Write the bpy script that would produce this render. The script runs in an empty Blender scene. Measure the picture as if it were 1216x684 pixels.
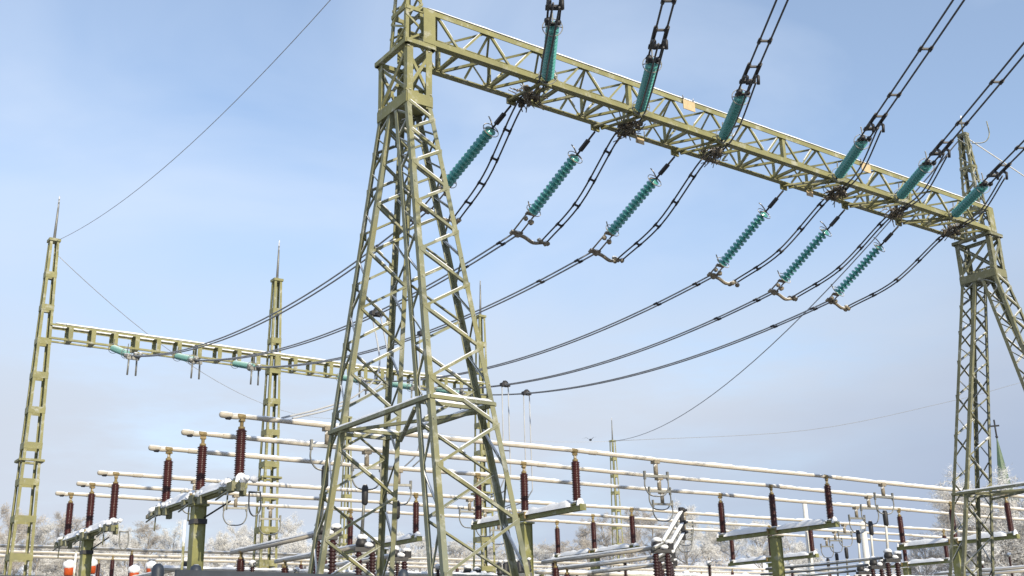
import bpy, math, random
from mathutils import Vector, Matrix
random.seed(7)
scene = bpy.context.scene
COL = scene.collection
EYE = 1.7
# ------------------------------------------------------------------ camera
YAW, PITCH, ROLL, FPX = 0.62832863, 0.31583288, -0.02530108, 1322.334
cy, sy, cp, sp = math.cos(YAW), math.sin(YAW), math.cos(PITCH), math.sin(PITCH)
FW = Vector((sy*cp, cy*cp, sp)); RT0 = Vector((cy, -sy, 0)); UP0 = RT0.cross(FW)
cr, sr = math.cos(ROLL), math.sin(ROLL)
RT = RT0*cr + UP0*sr; UPV = UP0*cr - RT0*sr
cd = bpy.data.cameras.new('camera'); cam = bpy.data.objects.new('camera', cd); COL.objects.link(cam)
cd.sensor_width = 36; cd.lens = FPX/1216*36; cd.clip_start = 0.1; cd.clip_end = 6000
m = Matrix((RT, UPV, -FW)).transposed().to_4x4(); m.translation = (0, 0, EYE)
cam.matrix_world = m
scene.camera = cam
# ------------------------------------------------------------------ sky + sun
SUN = Vector((-0.10, -0.995, 0)).normalized(); SUN_EL = math.radians(24)
w = bpy.data.worlds.new('World'); scene.world = w; w.use_nodes = True
nt = w.node_tree; nt.nodes.clear()
N = lambda t, k: t.nodes.new(k)
sky = N(nt, 'ShaderNodeTexSky'); sky.sky_type = 'NISHITA'; sky.sun_disc = False
sky.sun_elevation = SUN_EL; sky.sun_rotation = math.atan2(SUN.x, SUN.y) % (2*math.pi)
sky.air_density = 1.0; sky.dust_density = 0.6; sky.ozone_density = 2.0
tc = N(nt, 'ShaderNodeTexCoord'); mp = N(nt, 'ShaderNodeMapping'); mp.inputs['Scale'].default_value = (1.5, 1.5, 3.2)
mp.inputs['Rotation'].default_value = (0.0, 0.12, 0.4)
no = N(nt, 'ShaderNodeTexNoise'); no.inputs['Scale'].default_value = 1.5; no.inputs['Detail'].default_value = 7; no.inputs['Roughness'].default_value = 0.48
no.inputs['Distortion'].default_value = 0.6
rp = N(nt, 'ShaderNodeValToRGB'); rp.color_ramp.elements[0].position = 0.42; rp.color_ramp.elements[1].position = 0.74
rp.color_ramp.elements[0].color = (0.22, 0.22, 0.22, 1); rp.color_ramp.elements[1].color = (0.80, 0.80, 0.80, 1)
mx = N(nt, 'ShaderNodeMixRGB'); mx.inputs[2].default_value = (3.45, 3.95, 4.75, 1)
bg = N(nt, 'ShaderNodeBackground'); bg.inputs['Strength'].default_value = 0.15
out = N(nt, 'ShaderNodeOutputWorld')
L = nt.links.new
L(tc.outputs['Generated'], mp.inputs['Vector']); L(mp.outputs['Vector'], no.inputs['Vector'])
L(no.outputs['Fac'], rp.inputs['Fac']); L(rp.outputs['Color'], mx.inputs['Fac'])
L(sky.outputs['Color'], mx.inputs[1])
sx_ = N(nt, 'ShaderNodeSeparateXYZ'); L(tc.outputs['Generated'], sx_.inputs[0])
n3 = N(nt, 'ShaderNodeTexNoise'); n3.inputs['Scale'].default_value = 2.2; n3.inputs['Detail'].default_value = 4
mp3 = N(nt, 'ShaderNodeMapping'); mp3.inputs['Scale'].default_value = (1.0, 1.0, 3.5); L(tc.outputs['Generated'], mp3.inputs['Vector']); L(mp3.outputs['Vector'], n3.inputs['Vector'])
az = N(nt, 'ShaderNodeVectorMath'); az.operation = 'DOT_PRODUCT'; az.inputs[1].default_value = (0.30, -0.22, 0); L(tc.outputs['Generated'], az.inputs[0])
h1 = N(nt, 'ShaderNodeMath'); h1.operation = 'MULTIPLY_ADD'; h1.inputs[1].default_value = 0.22; L(n3.outputs['Fac'], h1.inputs[0]); L(az.outputs['Value'], h1.inputs[2])
h2 = N(nt, 'ShaderNodeMath'); h2.operation = 'SUBTRACT'; L(h1.outputs[0], h2.inputs[0]); L(sx_.outputs['Z'], h2.inputs[1])
mr3 = N(nt, 'ShaderNodeMapRange'); mr3.interpolation_type = 'SMOOTHSTEP'; mr3.inputs['From Min'].default_value = -0.12; mr3.inputs['From Max'].default_value = 0.14
L(h2.outputs[0], mr3.inputs['Value'])
mx3 = N(nt, 'ShaderNodeMixRGB'); mx3.inputs[2].default_value = (2.05, 2.45, 3.20, 1); L(mr3.outputs[0], mx3.inputs['Fac']); 
n4 = N(nt, 'ShaderNodeTexNoise'); n4.inputs['Scale'].default_value = 3.0; n4.inputs['Detail'].default_value = 9; n4.inputs['Roughness'].default_value = 0.6
mp4 = N(nt, 'ShaderNodeMapping'); mp4.inputs['Scale'].default_value = (1.0, 1.0, 4.0); mp4.inputs['Location'].default_value = (2.1, 0.7, 0.3); L(tc.outputs['Generated'], mp4.inputs['Vector']); L(mp4.outputs['Vector'], n4.inputs['Vector'])
b1 = N(nt, 'ShaderNodeMapRange'); b1.interpolation_type = 'SMOOTHSTEP'; b1.inputs['From Min'].default_value = 0.40; b1.inputs['From Max'].default_value = 0.18; L(sx_.outputs['Z'], b1.inputs['Value'])
b2 = N(nt, 'ShaderNodeMapRange'); b2.interpolation_type = 'SMOOTHSTEP'; b2.inputs["From Min"].default_value = 0.05; b2.inputs["From Max"].default_value = 0.55; L(n4.outputs['Fac'], b2.inputs['Value'])
b3 = N(nt, 'ShaderNodeMath'); b3.operation = 'MULTIPLY'; L(b1.outputs[0], b3.inputs[0]); L(b2.outputs[0], b3.inputs[1])
mx4 = N(nt, 'ShaderNodeMixRGB'); mx4.inputs[2].default_value = (3.05, 3.36, 3.88, 1); L(b3.outputs[0], mx4.inputs['Fac']); L(mx.outputs['Color'], mx4.inputs[1])
L(mx4.outputs['Color'], mx3.inputs[1])
L(mx3.outputs['Color'], bg.inputs['Color']); L(bg.outputs['Background'], out.inputs['Surface'])
sd = bpy.data.lights.new('sun', 'SUN'); sd.energy = 3.5; sd.angle = math.radians(0.5); sd.color = (1.0, 0.90, 0.72)
so = bpy.data.objects.new('sun', sd); COL.objects.link(so); so.location = (0, 0, 60)
sdir = Vector((SUN.x*math.cos(SUN_EL), SUN.y*math.cos(SUN_EL), math.sin(SUN_EL)))
so.rotation_euler = sdir.to_track_quat('Z', 'Y').to_euler()
vs = scene.view_settings; vs.view_transform = 'Standard'; vs.look = 'None'; vs.exposure = 0.53; vs.gamma = 1; vs.use_curve_mapping = False

# ------------------------------------------------------------------ materials
def mat(name, col, rough=0.6, metal=0.0, var=0.0, scale=8.0, snow=None, snow_noise=6.0, col2=None, bump=0.0, spec=0.5, trans=0.0, wear=0.0):
    """procedural surface; `snow` = normal-z above which snow lies on the surface"""
    M = bpy.data.materials.new(name); M.use_nodes = True; t = M.node_tree; t.nodes.clear()
    o = N(t, 'ShaderNodeOutputMaterial'); b = N(t, 'ShaderNodeBsdfPrincipled'); t.links.new(b.outputs[0], o.inputs['Surface'])
    b.inputs['Roughness'].default_value = rough; b.inputs['Metallic'].default_value = metal
    b.inputs['Specular IOR Level'].default_value = spec
    if trans: b.inputs['Transmission Weight'].default_value = trans
    c = N(t, 'ShaderNodeRGB'); c.outputs[0].default_value = (*col, 1); cur = c.outputs[0]
    tcx = N(t, 'ShaderNodeTexCoord')
    if var or col2:
        n = N(t, 'ShaderNodeTexNoise'); n.inputs['Scale'].default_value = scale; n.inputs['Detail'].default_value = 6; n.inputs['Roughness'].default_value = 0.65
        t.links.new(tcx.outputs['Object'], n.inputs['Vector'])
        r = N(t, 'ShaderNodeValToRGB'); r.color_ramp.elements[0].position = 0.34; r.color_ramp.elements[1].position = 0.68
        c2 = col2 or tuple(max(0, x*(1-var)) for x in col)
        r.color_ramp.elements[0].color = (*col, 1); r.color_ramp.elements[1].color = (*c2, 1)
        t.links.new(n.outputs['Fac'], r.inputs['Fac']); cur = r.outputs['Color']
        if bump:
            bp = N(t, 'ShaderNodeBump'); bp.inputs['Strength'].default_value = bump; bp.inputs['Distance'].default_value = 0.05
            t.links.new(n.outputs['Fac'], bp.inputs['Height']); t.links.new(bp.outputs[0], b.inputs['Normal'])
    if wear:      # rust chips and pale frost-bitten patches
        for sc, th, cc in ((9.0, 0.66, (0.10, 0.050, 0.022)), (3.2, 0.57, (0.42, 0.42, 0.36))):
            nw = N(t, 'ShaderNodeTexNoise'); nw.inputs['Scale'].default_value = sc; nw.inputs['Detail'].default_value = 8; nw.inputs['Roughness'].default_value = 0.7
            t.links.new(tcx.outputs['Object'], nw.inputs['Vector'])
            rw = N(t, 'ShaderNodeMapRange'); rw.inputs['From Min'].default_value = th-0.04; rw.inputs['From Max'].default_value = th+0.10; rw.inputs['To Max'].default_value = wear
            t.links.new(nw.outputs['Fac'], rw.inputs['Value'])
            mw = N(t, 'ShaderNodeMixRGB'); mw.inputs[2].default_value = (*cc, 1); t.links.new(rw.outputs[0], mw.inputs['Fac']); t.links.new(cur, mw.inputs[1]); cur = mw.outputs[0]
    if snow is not None:
        g = N(t, 'ShaderNodeNewGeometry'); s = N(t, 'ShaderNodeSeparateXYZ'); t.links.new(g.outputs['Normal'], s.inputs[0])
        n2 = N(t, 'ShaderNodeTexNoise'); n2.inputs['Scale'].default_value = snow_noise; n2.inputs['Detail'].default_value = 4
        t.links.new(tcx.outputs['Object'], n2.inputs['Vector'])
        ma = N(t, 'ShaderNodeMath'); ma.operation = 'MULTIPLY_ADD'; ma.inputs[1].default_value = 0.9; ma.inputs[2].default_value = -0.45
        t.links.new(n2.outputs['Fac'], ma.inputs[0])
        ad = N(t, 'ShaderNodeMath'); ad.operation = 'ADD'; t.links.new(s.outputs['Z'], ad.inputs[0]); t.links.new(ma.outputs[0], ad.inputs[1])
        mr = N(t, 'ShaderNodeMapRange'); mr.inputs['From Min'].default_value = snow-0.06; mr.inputs['From Max'].default_value = snow+0.06
        t.links.new(ad.outputs[0], mr.inputs['Value'])
        mm = N(t, 'ShaderNodeMixRGB'); mm.inputs[2].default_value = (0.86, 0.86, 0.86, 1)
        t.links.new(mr.outputs[0], mm.inputs['Fac']); t.links.new(cur, mm.inputs[1]); cur = mm.outputs[0]
    t.links.new(cur, b.inputs['Base Color'])
    return M
M = {}
M['olive'] = mat('olive_paint', (0.272, 0.260, 0.115), 0.65, 0, scale=1.3, col2=(0.195, 0.190, 0.098), spec=0.25, wear=0.8, snow=0.55, snow_noise=3)
M['olive_grey'] = mat('weathered_olive_paint', (0.200, 0.215, 0.160), 0.65, 0, scale=0.9, col2=(0.225, 0.212, 0.095), spec=0.25, wear=0.8, snow=0.5, snow_noise=3)
M['olive_dull_shade'] = mat('dull_shaded_olive', (0.205, 0.200, 0.115), 0.7, 0, scale=1.0, col2=(0.140, 0.143, 0.098), spec=0.2, wear=0.8, snow=0.55, snow_noise=3)  # dull olive for switch boxes; on the right tower it paints in shade
M['olive_col'] = mat('olive_column_paint', (0.240, 0.238, 0.085), 0.55, 0, scale=2.0, col2=(0.185, 0.186, 0.075), spec=0.3, wear=0.5, snow=0.6)
M['porcelain'] = mat('brown_porcelain', (0.060, 0.016, 0.014), 0.28, 0, var=0.4, scale=5)
M['black_red'] = mat('dark_brown_porcelain', (0.040, 0.014, 0.014), 0.3, 0, var=0.4, scale=5, snow=0.93)
M['cap'] = mat('yellow_chromated_cap', (0.27, 0.20, 0.085), 0.6, 0.1, var=0.4, scale=9, snow=0.8)
M['glass'] = mat('teal_glass', (0.115, 0.430, 0.390), 0.14, 0, var=0.35, scale=3, spec=0.7, snow=0.82, snow_noise=14)
M['glass_frost'] = mat('frosted_glass_discs', (0.17, 0.38, 0.345), 0.5, 0, var=0.3, scale=5, snow=0.6, snow_noise=6)
M['steel'] = mat('galvanised_steel', (0.24, 0.24, 0.22), 0.5, 0.4, var=0.3, scale=12, snow=0.55)
M['dark'] = mat('dark_fittings', (0.035, 0.034, 0.036), 0.55, 0.2, var=0.3, scale=12, snow=0.88)
M['frost'] = mat('frosted_fittings', (0.30, 0.26, 0.19), 0.8, 0, scale=14, col2=(0.14, 0.115, 0.085), snow=0.5, snow_noise=9)
M['nest'] = mat('frosty_brown_bundle', (0.20, 0.17, 0.125), 0.9, 0, scale=18, col2=(0.09, 0.07, 0.05), snow=0.7, snow_noise=12)
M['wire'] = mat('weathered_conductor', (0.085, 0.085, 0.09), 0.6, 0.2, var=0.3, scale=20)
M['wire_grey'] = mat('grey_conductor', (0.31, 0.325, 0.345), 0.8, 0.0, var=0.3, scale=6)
M['wire_pale'] = mat('frosted_wire', (0.46, 0.47, 0.48), 0.85, 0, var=0.2, scale=2)
M['tube'] = mat('aluminium_tube', (0.47, 0.43, 0.36), 0.6, 0.0, scale=1.5, col2=(0.40, 0.36, 0.29), snow=0.62, snow_noise=2.5)
M['snow'] = mat('snow', (0.86, 0.86, 0.87), 0.9, 0, scale=4, col2=(0.78, 0.79, 0.81), bump=0.3)
M['orange'] = mat('orange_paint', (0.62, 0.095, 0.015), 0.5, 0, var=0.3, scale=6, snow=0.75)
M['grey_paint'] = mat('blue_grey_paint', (0.040, 0.050, 0.068), 0.5, 0.1, var=0.3, scale=7, snow=0.97)
M['plate'] = mat('faded_orange_plate', (0.60, 0.46, 0.27), 0.7, 0, var=0.25, scale=6)
M['white'] = mat('white_paint', (0.74, 0.72, 0.66), 0.6, 0, var=0.1, scale=6)
M['copper'] = mat('green_copper', (0.10, 0.155, 0.085), 0.6, 0, var=0.4, scale=1.5)
M['brick'] = mat('pale_plaster', (0.42, 0.38, 0.32), 0.8, 0, var=0.15, scale=2)
M['bark'] = mat('frosted_bark', (0.19, 0.165, 0.14), 0.9, 0, scale=2, col2=(0.45, 0.43, 0.40))
M['hoar'] = mat('hoarfrost_twigs', (0.74, 0.73, 0.71), 0.9, 0, scale=0.55, col2=(0.44, 0.425, 0.40))
M['hoar_white'] = mat('white_hoarfrost_twigs', (0.78, 0.77, 0.75), 0.9, 0, scale=0.5, col2=(0.52, 0.51, 0.485))
M['hoar_dark'] = mat('thin_frost_twigs', (0.58, 0.54, 0.49), 0.9, 0, scale=0.6, col2=(0.30, 0.27, 0.24))
M['brush'] = mat('frosted_brushwood', (0.60, 0.55, 0.48), 0.9, 0, scale=0.35, col2=(0.26, 0.225, 0.19))
M['bird'] = mat('black_plumage', (0.02, 0.02, 0.022), 0.6)

# ------------------------------------------------------------------ mesh helpers
Z = Vector((0, 0, 1))
def V(*a): return Vector(a)
class MB:
    def __init__(s): s.v = []; s.f = []; s.mi = []; s.cm = 0; s.sm = []
    def prism(s, p, q, u0, u1, v0, v1, q_u0=None, q_u1=None, q_v0=None, q_v1=None):
        b = len(s.v)
        s.v += [p+u0+v0, p+u1+v0, p+u1+v1, p+u0+v1]
        s.v += [q+(q_u0 or u0)+(q_v0 or v0), q+(q_u1 or u1)+(q_v0 or v0), q+(q_u1 or u1)+(q_v1 or v1), q+(q_u0 or u0)+(q_v1 or v1)]
        F = [(0, 3, 2, 1), (4, 5, 6, 7), (0, 1, 5, 4), (1, 2, 6, 5), (2, 3, 7, 6), (3, 0, 4, 7)]
        a, c, d = s.v[b+1]-s.v[b], s.v[b+3]-s.v[b], s.v[b+4]-s.v[b]
        flip = a.cross(c).dot(d) < 0
        for f in F:
            f = tuple(b+i for i in f)
            s.f.append(f[::-1] if flip else f); s.mi.append(s.cm); s.sm.append(False)
    def bar(s, p, q, w_, h, up=Z, ):
        p = Vector(p); q = Vector(q); d = (q-p).normalized(); up = Vector(up)
        sd_ = d.cross(up)
        if sd_.length < 1e-4: sd_ = d.cross(V(1, 0, 0))
        sd_.normalize(); u = sd_.cross(d).normalized()
        s.prism(p, q, -sd_*w_/2, sd_*w_/2, -u*h/2, u*h/2)
    def angle(s, p, q, u, v, size, t=0.014, snow=0.0, vsize=None):
        p = Vector(p); q = Vector(q); u = Vector(u).normalized(); v = Vector(v).normalized()
        s.prism(p, q, V(0, 0, 0), u*size, V(0, 0, 0), v*t)
        s.prism(p, q, V(0, 0, 0), u*t, v*t, v*(vsize or size))
        if snow and random.random() < 0.65:
            a = random.uniform(0.02, 0.35); b = random.uniform(0.6, 0.98); s.cm = 1
            s.prism(p.lerp(q, a), p.lerp(q, b), u*(size+0.001), u*(size+snow), v*-0.006, v*0.034); s.cm = 0
    def box(s, c, sx, sy_, sz):
        c = Vector(c)
        s.prism(c-Z*sz/2, c+Z*sz/2, V(-sx/2, 0, 0), V(sx/2, 0, 0), V(0, -sy_/2, 0), V(0, sy_/2, 0))
    def ring(s, c, r, ax, n):
        ax = ax.normalized(); a = ax.cross(Z)
        if a.length < 1e-3: a = V(1, 0, 0)
        a.normalize(); b = ax.cross(a)
        k = len(s.v)
        for i in range(n):
            t = 2*math.pi*i/n; s.v.append(c+(a*math.cos(t)+b*math.sin(t))*r)
        return k
    def tube(s, pts, r, n=8, caps=True, smooth=True, ax0=None):
        pts = [Vector(p) for p in pts]; rs = r if isinstance(r, (list, tuple)) else [r]*len(pts)
        rings = []; prev = None
        for i, p in enumerate(pts):
            d = (pts[min(i+1, len(pts)-1)]-pts[max(i-1, 0)])
            if d.length < 1e-6: d = prev or Z
            d = d.normalized()
            if prev is None:
                a = d.cross(Z)
                if a.length < 1e-3: a = V(1, 0, 0)
            else: a = A - d*A.dot(d)
            a.normalize(); A = a; bb = d.cross(a); prev = d
            k = len(s.v); rings.append(k)
            for j in range(n):
                t = 2*math.pi*j/n; s.v.append(p+(a*math.cos(t)+bb*math.sin(t))*rs[i])
        for i in range(len(pts)-1):
            for j in range(n):
                j2 = (j+1) % n
                s.f.append((rings[i]+j, rings[i]+j2, rings[i+1]+j2, rings[i+1]+j)); s.mi.append(s.cm); s.sm.append(smooth)
        if caps:
            s.f.append(tuple(rings[0]+j for j in range(n))[::-1]); s.mi.append(s.cm); s.sm.append(False)
            s.f.append(tuple(rings[-1]+j for j in range(n))); s.mi.append(s.cm); s.sm.append(False)
    def lathe(s, base, ax, prof, n=14, smooth=True):
        base = Vector(base); ax = Vector(ax).normalized()
        ks = [s.ring(base+ax*h, max(r, 1e-4), ax, n) for r, h in prof]
        for i in range(len(ks)-1):
            for j in range(n):
                j2 = (j+1) % n
                s.f.append((ks[i]+j, ks[i]+j2, ks[i+1]+j2, ks[i+1]+j)); s.mi.append(s.cm); s.sm.append(smooth)
        s.f.append(tuple(ks[0]+j for j in range(n))[::-1]); s.mi.append(s.cm); s.sm.append(False)
        s.f.append(tuple(ks[-1]+j for j in range(n))); s.mi.append(s.cm); s.sm.append(False)
    def blob(s, c, r, n=8, m_=5, flat=1.0, jit=0.15):
        c = Vector(c); prof = []
        k0 = len(s.v); rng = random
        for i in range(m_+1):
            th = math.pi*i/m_
            for j in range(n):
                ph = 2*math.pi*j/n; rr = r*(1+rng.uniform(-jit, jit))
                s.v.append(c+V(math.sin(th)*math.cos(ph)*rr, math.sin(th)*math.sin(ph)*rr, math.cos(th)*rr*flat))
        for i in range(m_):
            for j in range(n):
                j2 = (j+1) % n
                s.f.append((k0+i*n+j, k0+(i+1)*n+j, k0+(i+1)*n+j2, k0+i*n+j2)); s.mi.append(s.cm); s.sm.append(True)
    def tri(s, a, b, c):
        k = len(s.v); s.v += [a, b, c]; s.f.append((k, k+1, k+2)); s.mi.append(s.cm); s.sm.append(False)
    def build(s, name, mats, parent=None, loc=(0, 0, 0), rotz=0.0):
        me = bpy.data.meshes.new(name); loc = Vector(loc)
        me.from_pydata([tuple(x) for x in s.v], [], s.f)
        for x in (mats if isinstance(mats, (list, tuple)) else [mats]): me.materials.append(x)
        me.polygons.foreach_set('material_index', s.mi); me.polygons.foreach_set('use_smooth', s.sm)
        me.update()
        o = bpy.data.objects.new(name, me); COL.objects.link(o)
        o.location = loc; o.rotation_euler = (0, 0, rotz)
        if parent: o.parent = parent
        return o
def tag(o, label=None, cat=None, group=None, kind=None):
    if label: o['label'] = label
    if cat: o['category'] = cat
    if group: o['group'] = group
    if kind: o['kind'] = kind
    return o
def empty(name, loc, label, cat, group=None, rotz=0.0):
    o = bpy.data.objects.new(name, None); COL.objects.link(o); o.location = loc; o.rotation_euler = (0, 0, rotz); o.empty_display_size = 0.3
    return tag(o, label, cat, group)
def dup(o, parent=None, loc=None, label=None, group=None, rotz=None):
    c = o.copy(); COL.objects.link(c)
    if parent: c.parent = parent
    if loc is not None: c.location = loc
    if rotz is not None: c.rotation_euler = (0, 0, rotz)
    if label: c['label'] = label
    if group: c['group'] = group
    for ch in list(o.children): dup(ch, c)
    return c
def lerp(a, b, t): return a+(b-a)*t
def sag(A, B, s, n=24):
    A = Vector(A); B = Vector(B)
    return [A.lerp(B, i/n) - Z*(s*4*(i/n)*(1-i/n)) for i in range(n+1)]
def bez(P, n=16):
    """smooth curve through the points (Catmull-Rom)"""
    P = [Vector(p) for p in P]; Q = [2*P[0]-P[1]]+P+[2*P[-1]-P[-2]]; o = []
    for i in range(1, len(Q)-2):
        for k in range(n):
            t = k/n; a, b, c, d = Q[i-1], Q[i], Q[i+1], Q[i+2]
            o.append(0.5*((2*b)+(c-a)*t+(2*a-5*b+4*c-d)*t*t+(3*b-a-3*c+d)*t**3))
    o.append(P[-1]); return o

def snow_strip(mb, a, b, wd, ht, seg=9):
    a = Vector(a); b = Vector(b); d = (b-a).normalized(); s_ = d.cross(Z).normalized(); k0 = len(mb.v); n = 7
    for i in range(seg+1):
        c = a.lerp(b, i/seg); hh = ht*random.uniform(0.75, 1.2)*(0.5 if i in (0, seg) else 1)
        for j in range(n):
            t = math.pi*j/(n-1); mb.v.append(c+s_*math.cos(t)*wd/2*random.uniform(0.92, 1.06)+Z*math.sin(t)**0.7*hh)
    for i in range(seg):
        for j in range(n-1):
            a0 = k0+i*n+j; mb.f.append((a0, a0+n, a0+n+1, a0+1)); mb.mi.append(mb.cm); mb.sm.append(True)
    for i in (0, seg): mb.f.append(tuple(k0+i*n+j for j in range(n))); mb.mi.append(mb.cm); mb.sm.append(False)
# ------------------------------------------------------------------ ground and hill (one sheet to the horizon)
def smooth(a, b, x):
    t = min(1, max(0, (x-a)/(b-a))); return t*t*(3-2*t)
def ground_z(x, y):
    d = math.hypot(x, y); az = math.degrees(math.atan2(x, y))
    f = smooth(-55, -25, az)*(1-smooth(100, 130, az))
    crest = 11.2 - 2.6*smooth(46, 52, az)*(1-smooth(54.5, 58, az))
    h = crest*smooth(78, 128, d)*f
    h += 0.35*math.sin(x*0.11+1)*math.sin(y*0.09)*smooth(60, 90, d) + 0.05*math.sin(x*0.9)*math.sin(y*0.7)
    return h - 0.0
gm = MB(); NA = 180
radii = [0.01, 2, 4, 7, 10, 14, 18, 23, 28, 34, 40, 47, 54, 62, 70, 76, 82, 88, 94, 100, 106, 112, 118, 124, 130, 140, 155, 180, 220, 300, 450, 800, 1500, 3000]
for r in radii:
    for k in range(NA):
        a = 2*math.pi*k/NA; x, y = r*math.sin(a), r*math.cos(a); gm.v.append(V(x, y, ground_z(x, y)))
for i in range(len(radii)-1):
    for k in range(NA):
        k2 = (k+1) % NA
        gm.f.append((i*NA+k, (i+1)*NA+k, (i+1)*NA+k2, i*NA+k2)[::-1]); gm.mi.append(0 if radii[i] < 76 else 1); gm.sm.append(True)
M['yard'] = mat('darkened_yard', (0.065, 0.062, 0.060), 0.9, 0, scale=0.5, col2=(0.24, 0.24, 0.25), bump=0.3)  # unseen yard coloured darker than its snow, to cut bounce light on undersides
g = gm.build('snowy_ground', [M['yard'], M['snow']]); tag(g, 'switchyard ground, darkened to cut bounce light, rising to a low snowy hill behind', 'ground', kind='structure')

# ------------------------------------------------------------------ near line gantry
X0, X1, NY0, NY1 = 10.84, 11.47, 18.57, 19.85
ZT = 0.691*18.5+EYE          # beam bottom level
ZN = 0.609*18.5+EYE          # bottom of neck collar
ZTOP = 0.738*18.5+EYE
gant = empty('line_gantry', (11.15, 19.2, 0), 'tall olive lattice gantry whose long beam crosses the top right of the yard', 'gantry')
G0 = V(11.15, 19.2, 0)
def chordpt(kind, sx, inner, t):
    """point on a leg chord; kind near/far, sx -1/+1, inner True = towards the other leg; t metres below ZN"""
    x0 = X0 if sx < 0 else X1
    if kind == 'near':
        x = x0+sx*(0.0589 if not inner else 0.0609)*t; y = (NY0-0.2313*t) if not inner else (NY0+0.55-0.2394*t)
    else:
        x = x0+sx*(0.0557 if not inner else 0.0574)*t; y = (NY1+0.1775*t) if not inner else (NY1-0.55+0.1781*t)
    return V(x, y, ZN-t)-G0
nodes = [0.0]; stp = 0.36
while nodes[-1] < ZN-0.4:
    nodes.append(nodes[-1]+stp); stp *= 1.07
nodes[-1] = ZN
def make_leg(kind, parent):
    mb = MB(); oy = -1 if kind == 'near' else 1
    for sx in (-1, 1):
        for inner in (False, True):
            iy = oy if inner else -oy
            mb.angle(chordpt(kind, sx, inner, -0.3), chordpt(kind, sx, inner, ZN), (-sx, 0, 0), (0, iy, 0), 0.108, 0.014)
    # zig-zag lacing of the two wide faces and the two narrow faces
    for i in range(len(nodes)-1):
        a, b = nodes[i], nodes[i+1]
        for inner in (False, True):
            s0 = -1 if (i % 2 == 0) != inner else 1
            off = V(0, (0.022 if inner else -0.022)*(1 if kind == 'near' else -1), 0)
            p = chordpt(kind, s0, inner, a)+V(-s0*0.03, 0, 0)+off; q = chordpt(kind, -s0, inner, b)+V(s0*0.03, 0, 0)+off
            mb.angle(p, q, (0, 0, 1), (0, -1 if off.y > 0 else 1, 0), 0.062, 0.010, 0.018)
        for sx in (-1, 1):
            e = (i % 2 == 0) != (sx > 0)
            p = chordpt(kind, sx, e, a)+V(-sx*0.03, 0, 0); q = chordpt(kind, sx, not e, b)+V(-sx*0.03, 0, 0)
            mb.angle(p, q, (0, 0, 1), (-sx, 0, 0), 0.042, 0.008, 0.012)
    # gusset plates on the outer chords
    for i in range(0, len(nodes)-1):
        for sx in (-1, 1):
            if (i % 2 == 0) == (sx < 0):
                p = chordpt(kind, sx, False, nodes[i]); y = -0.010 if kind == 'near' else 0.010
                mb.box(p+V(-sx*0.08, y, 0), 0.16, 0.014, 0.15)
    # concrete-free foot plates
    for sx in (-1, 1):
        for inner in (False, True):
            mb.box(chordpt(kind, sx, inner, ZN-0.02), 0.35, 0.35, 0.06)
    return mb.build('leg', [M['olive_grey'], M['snow']], parent)
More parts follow.
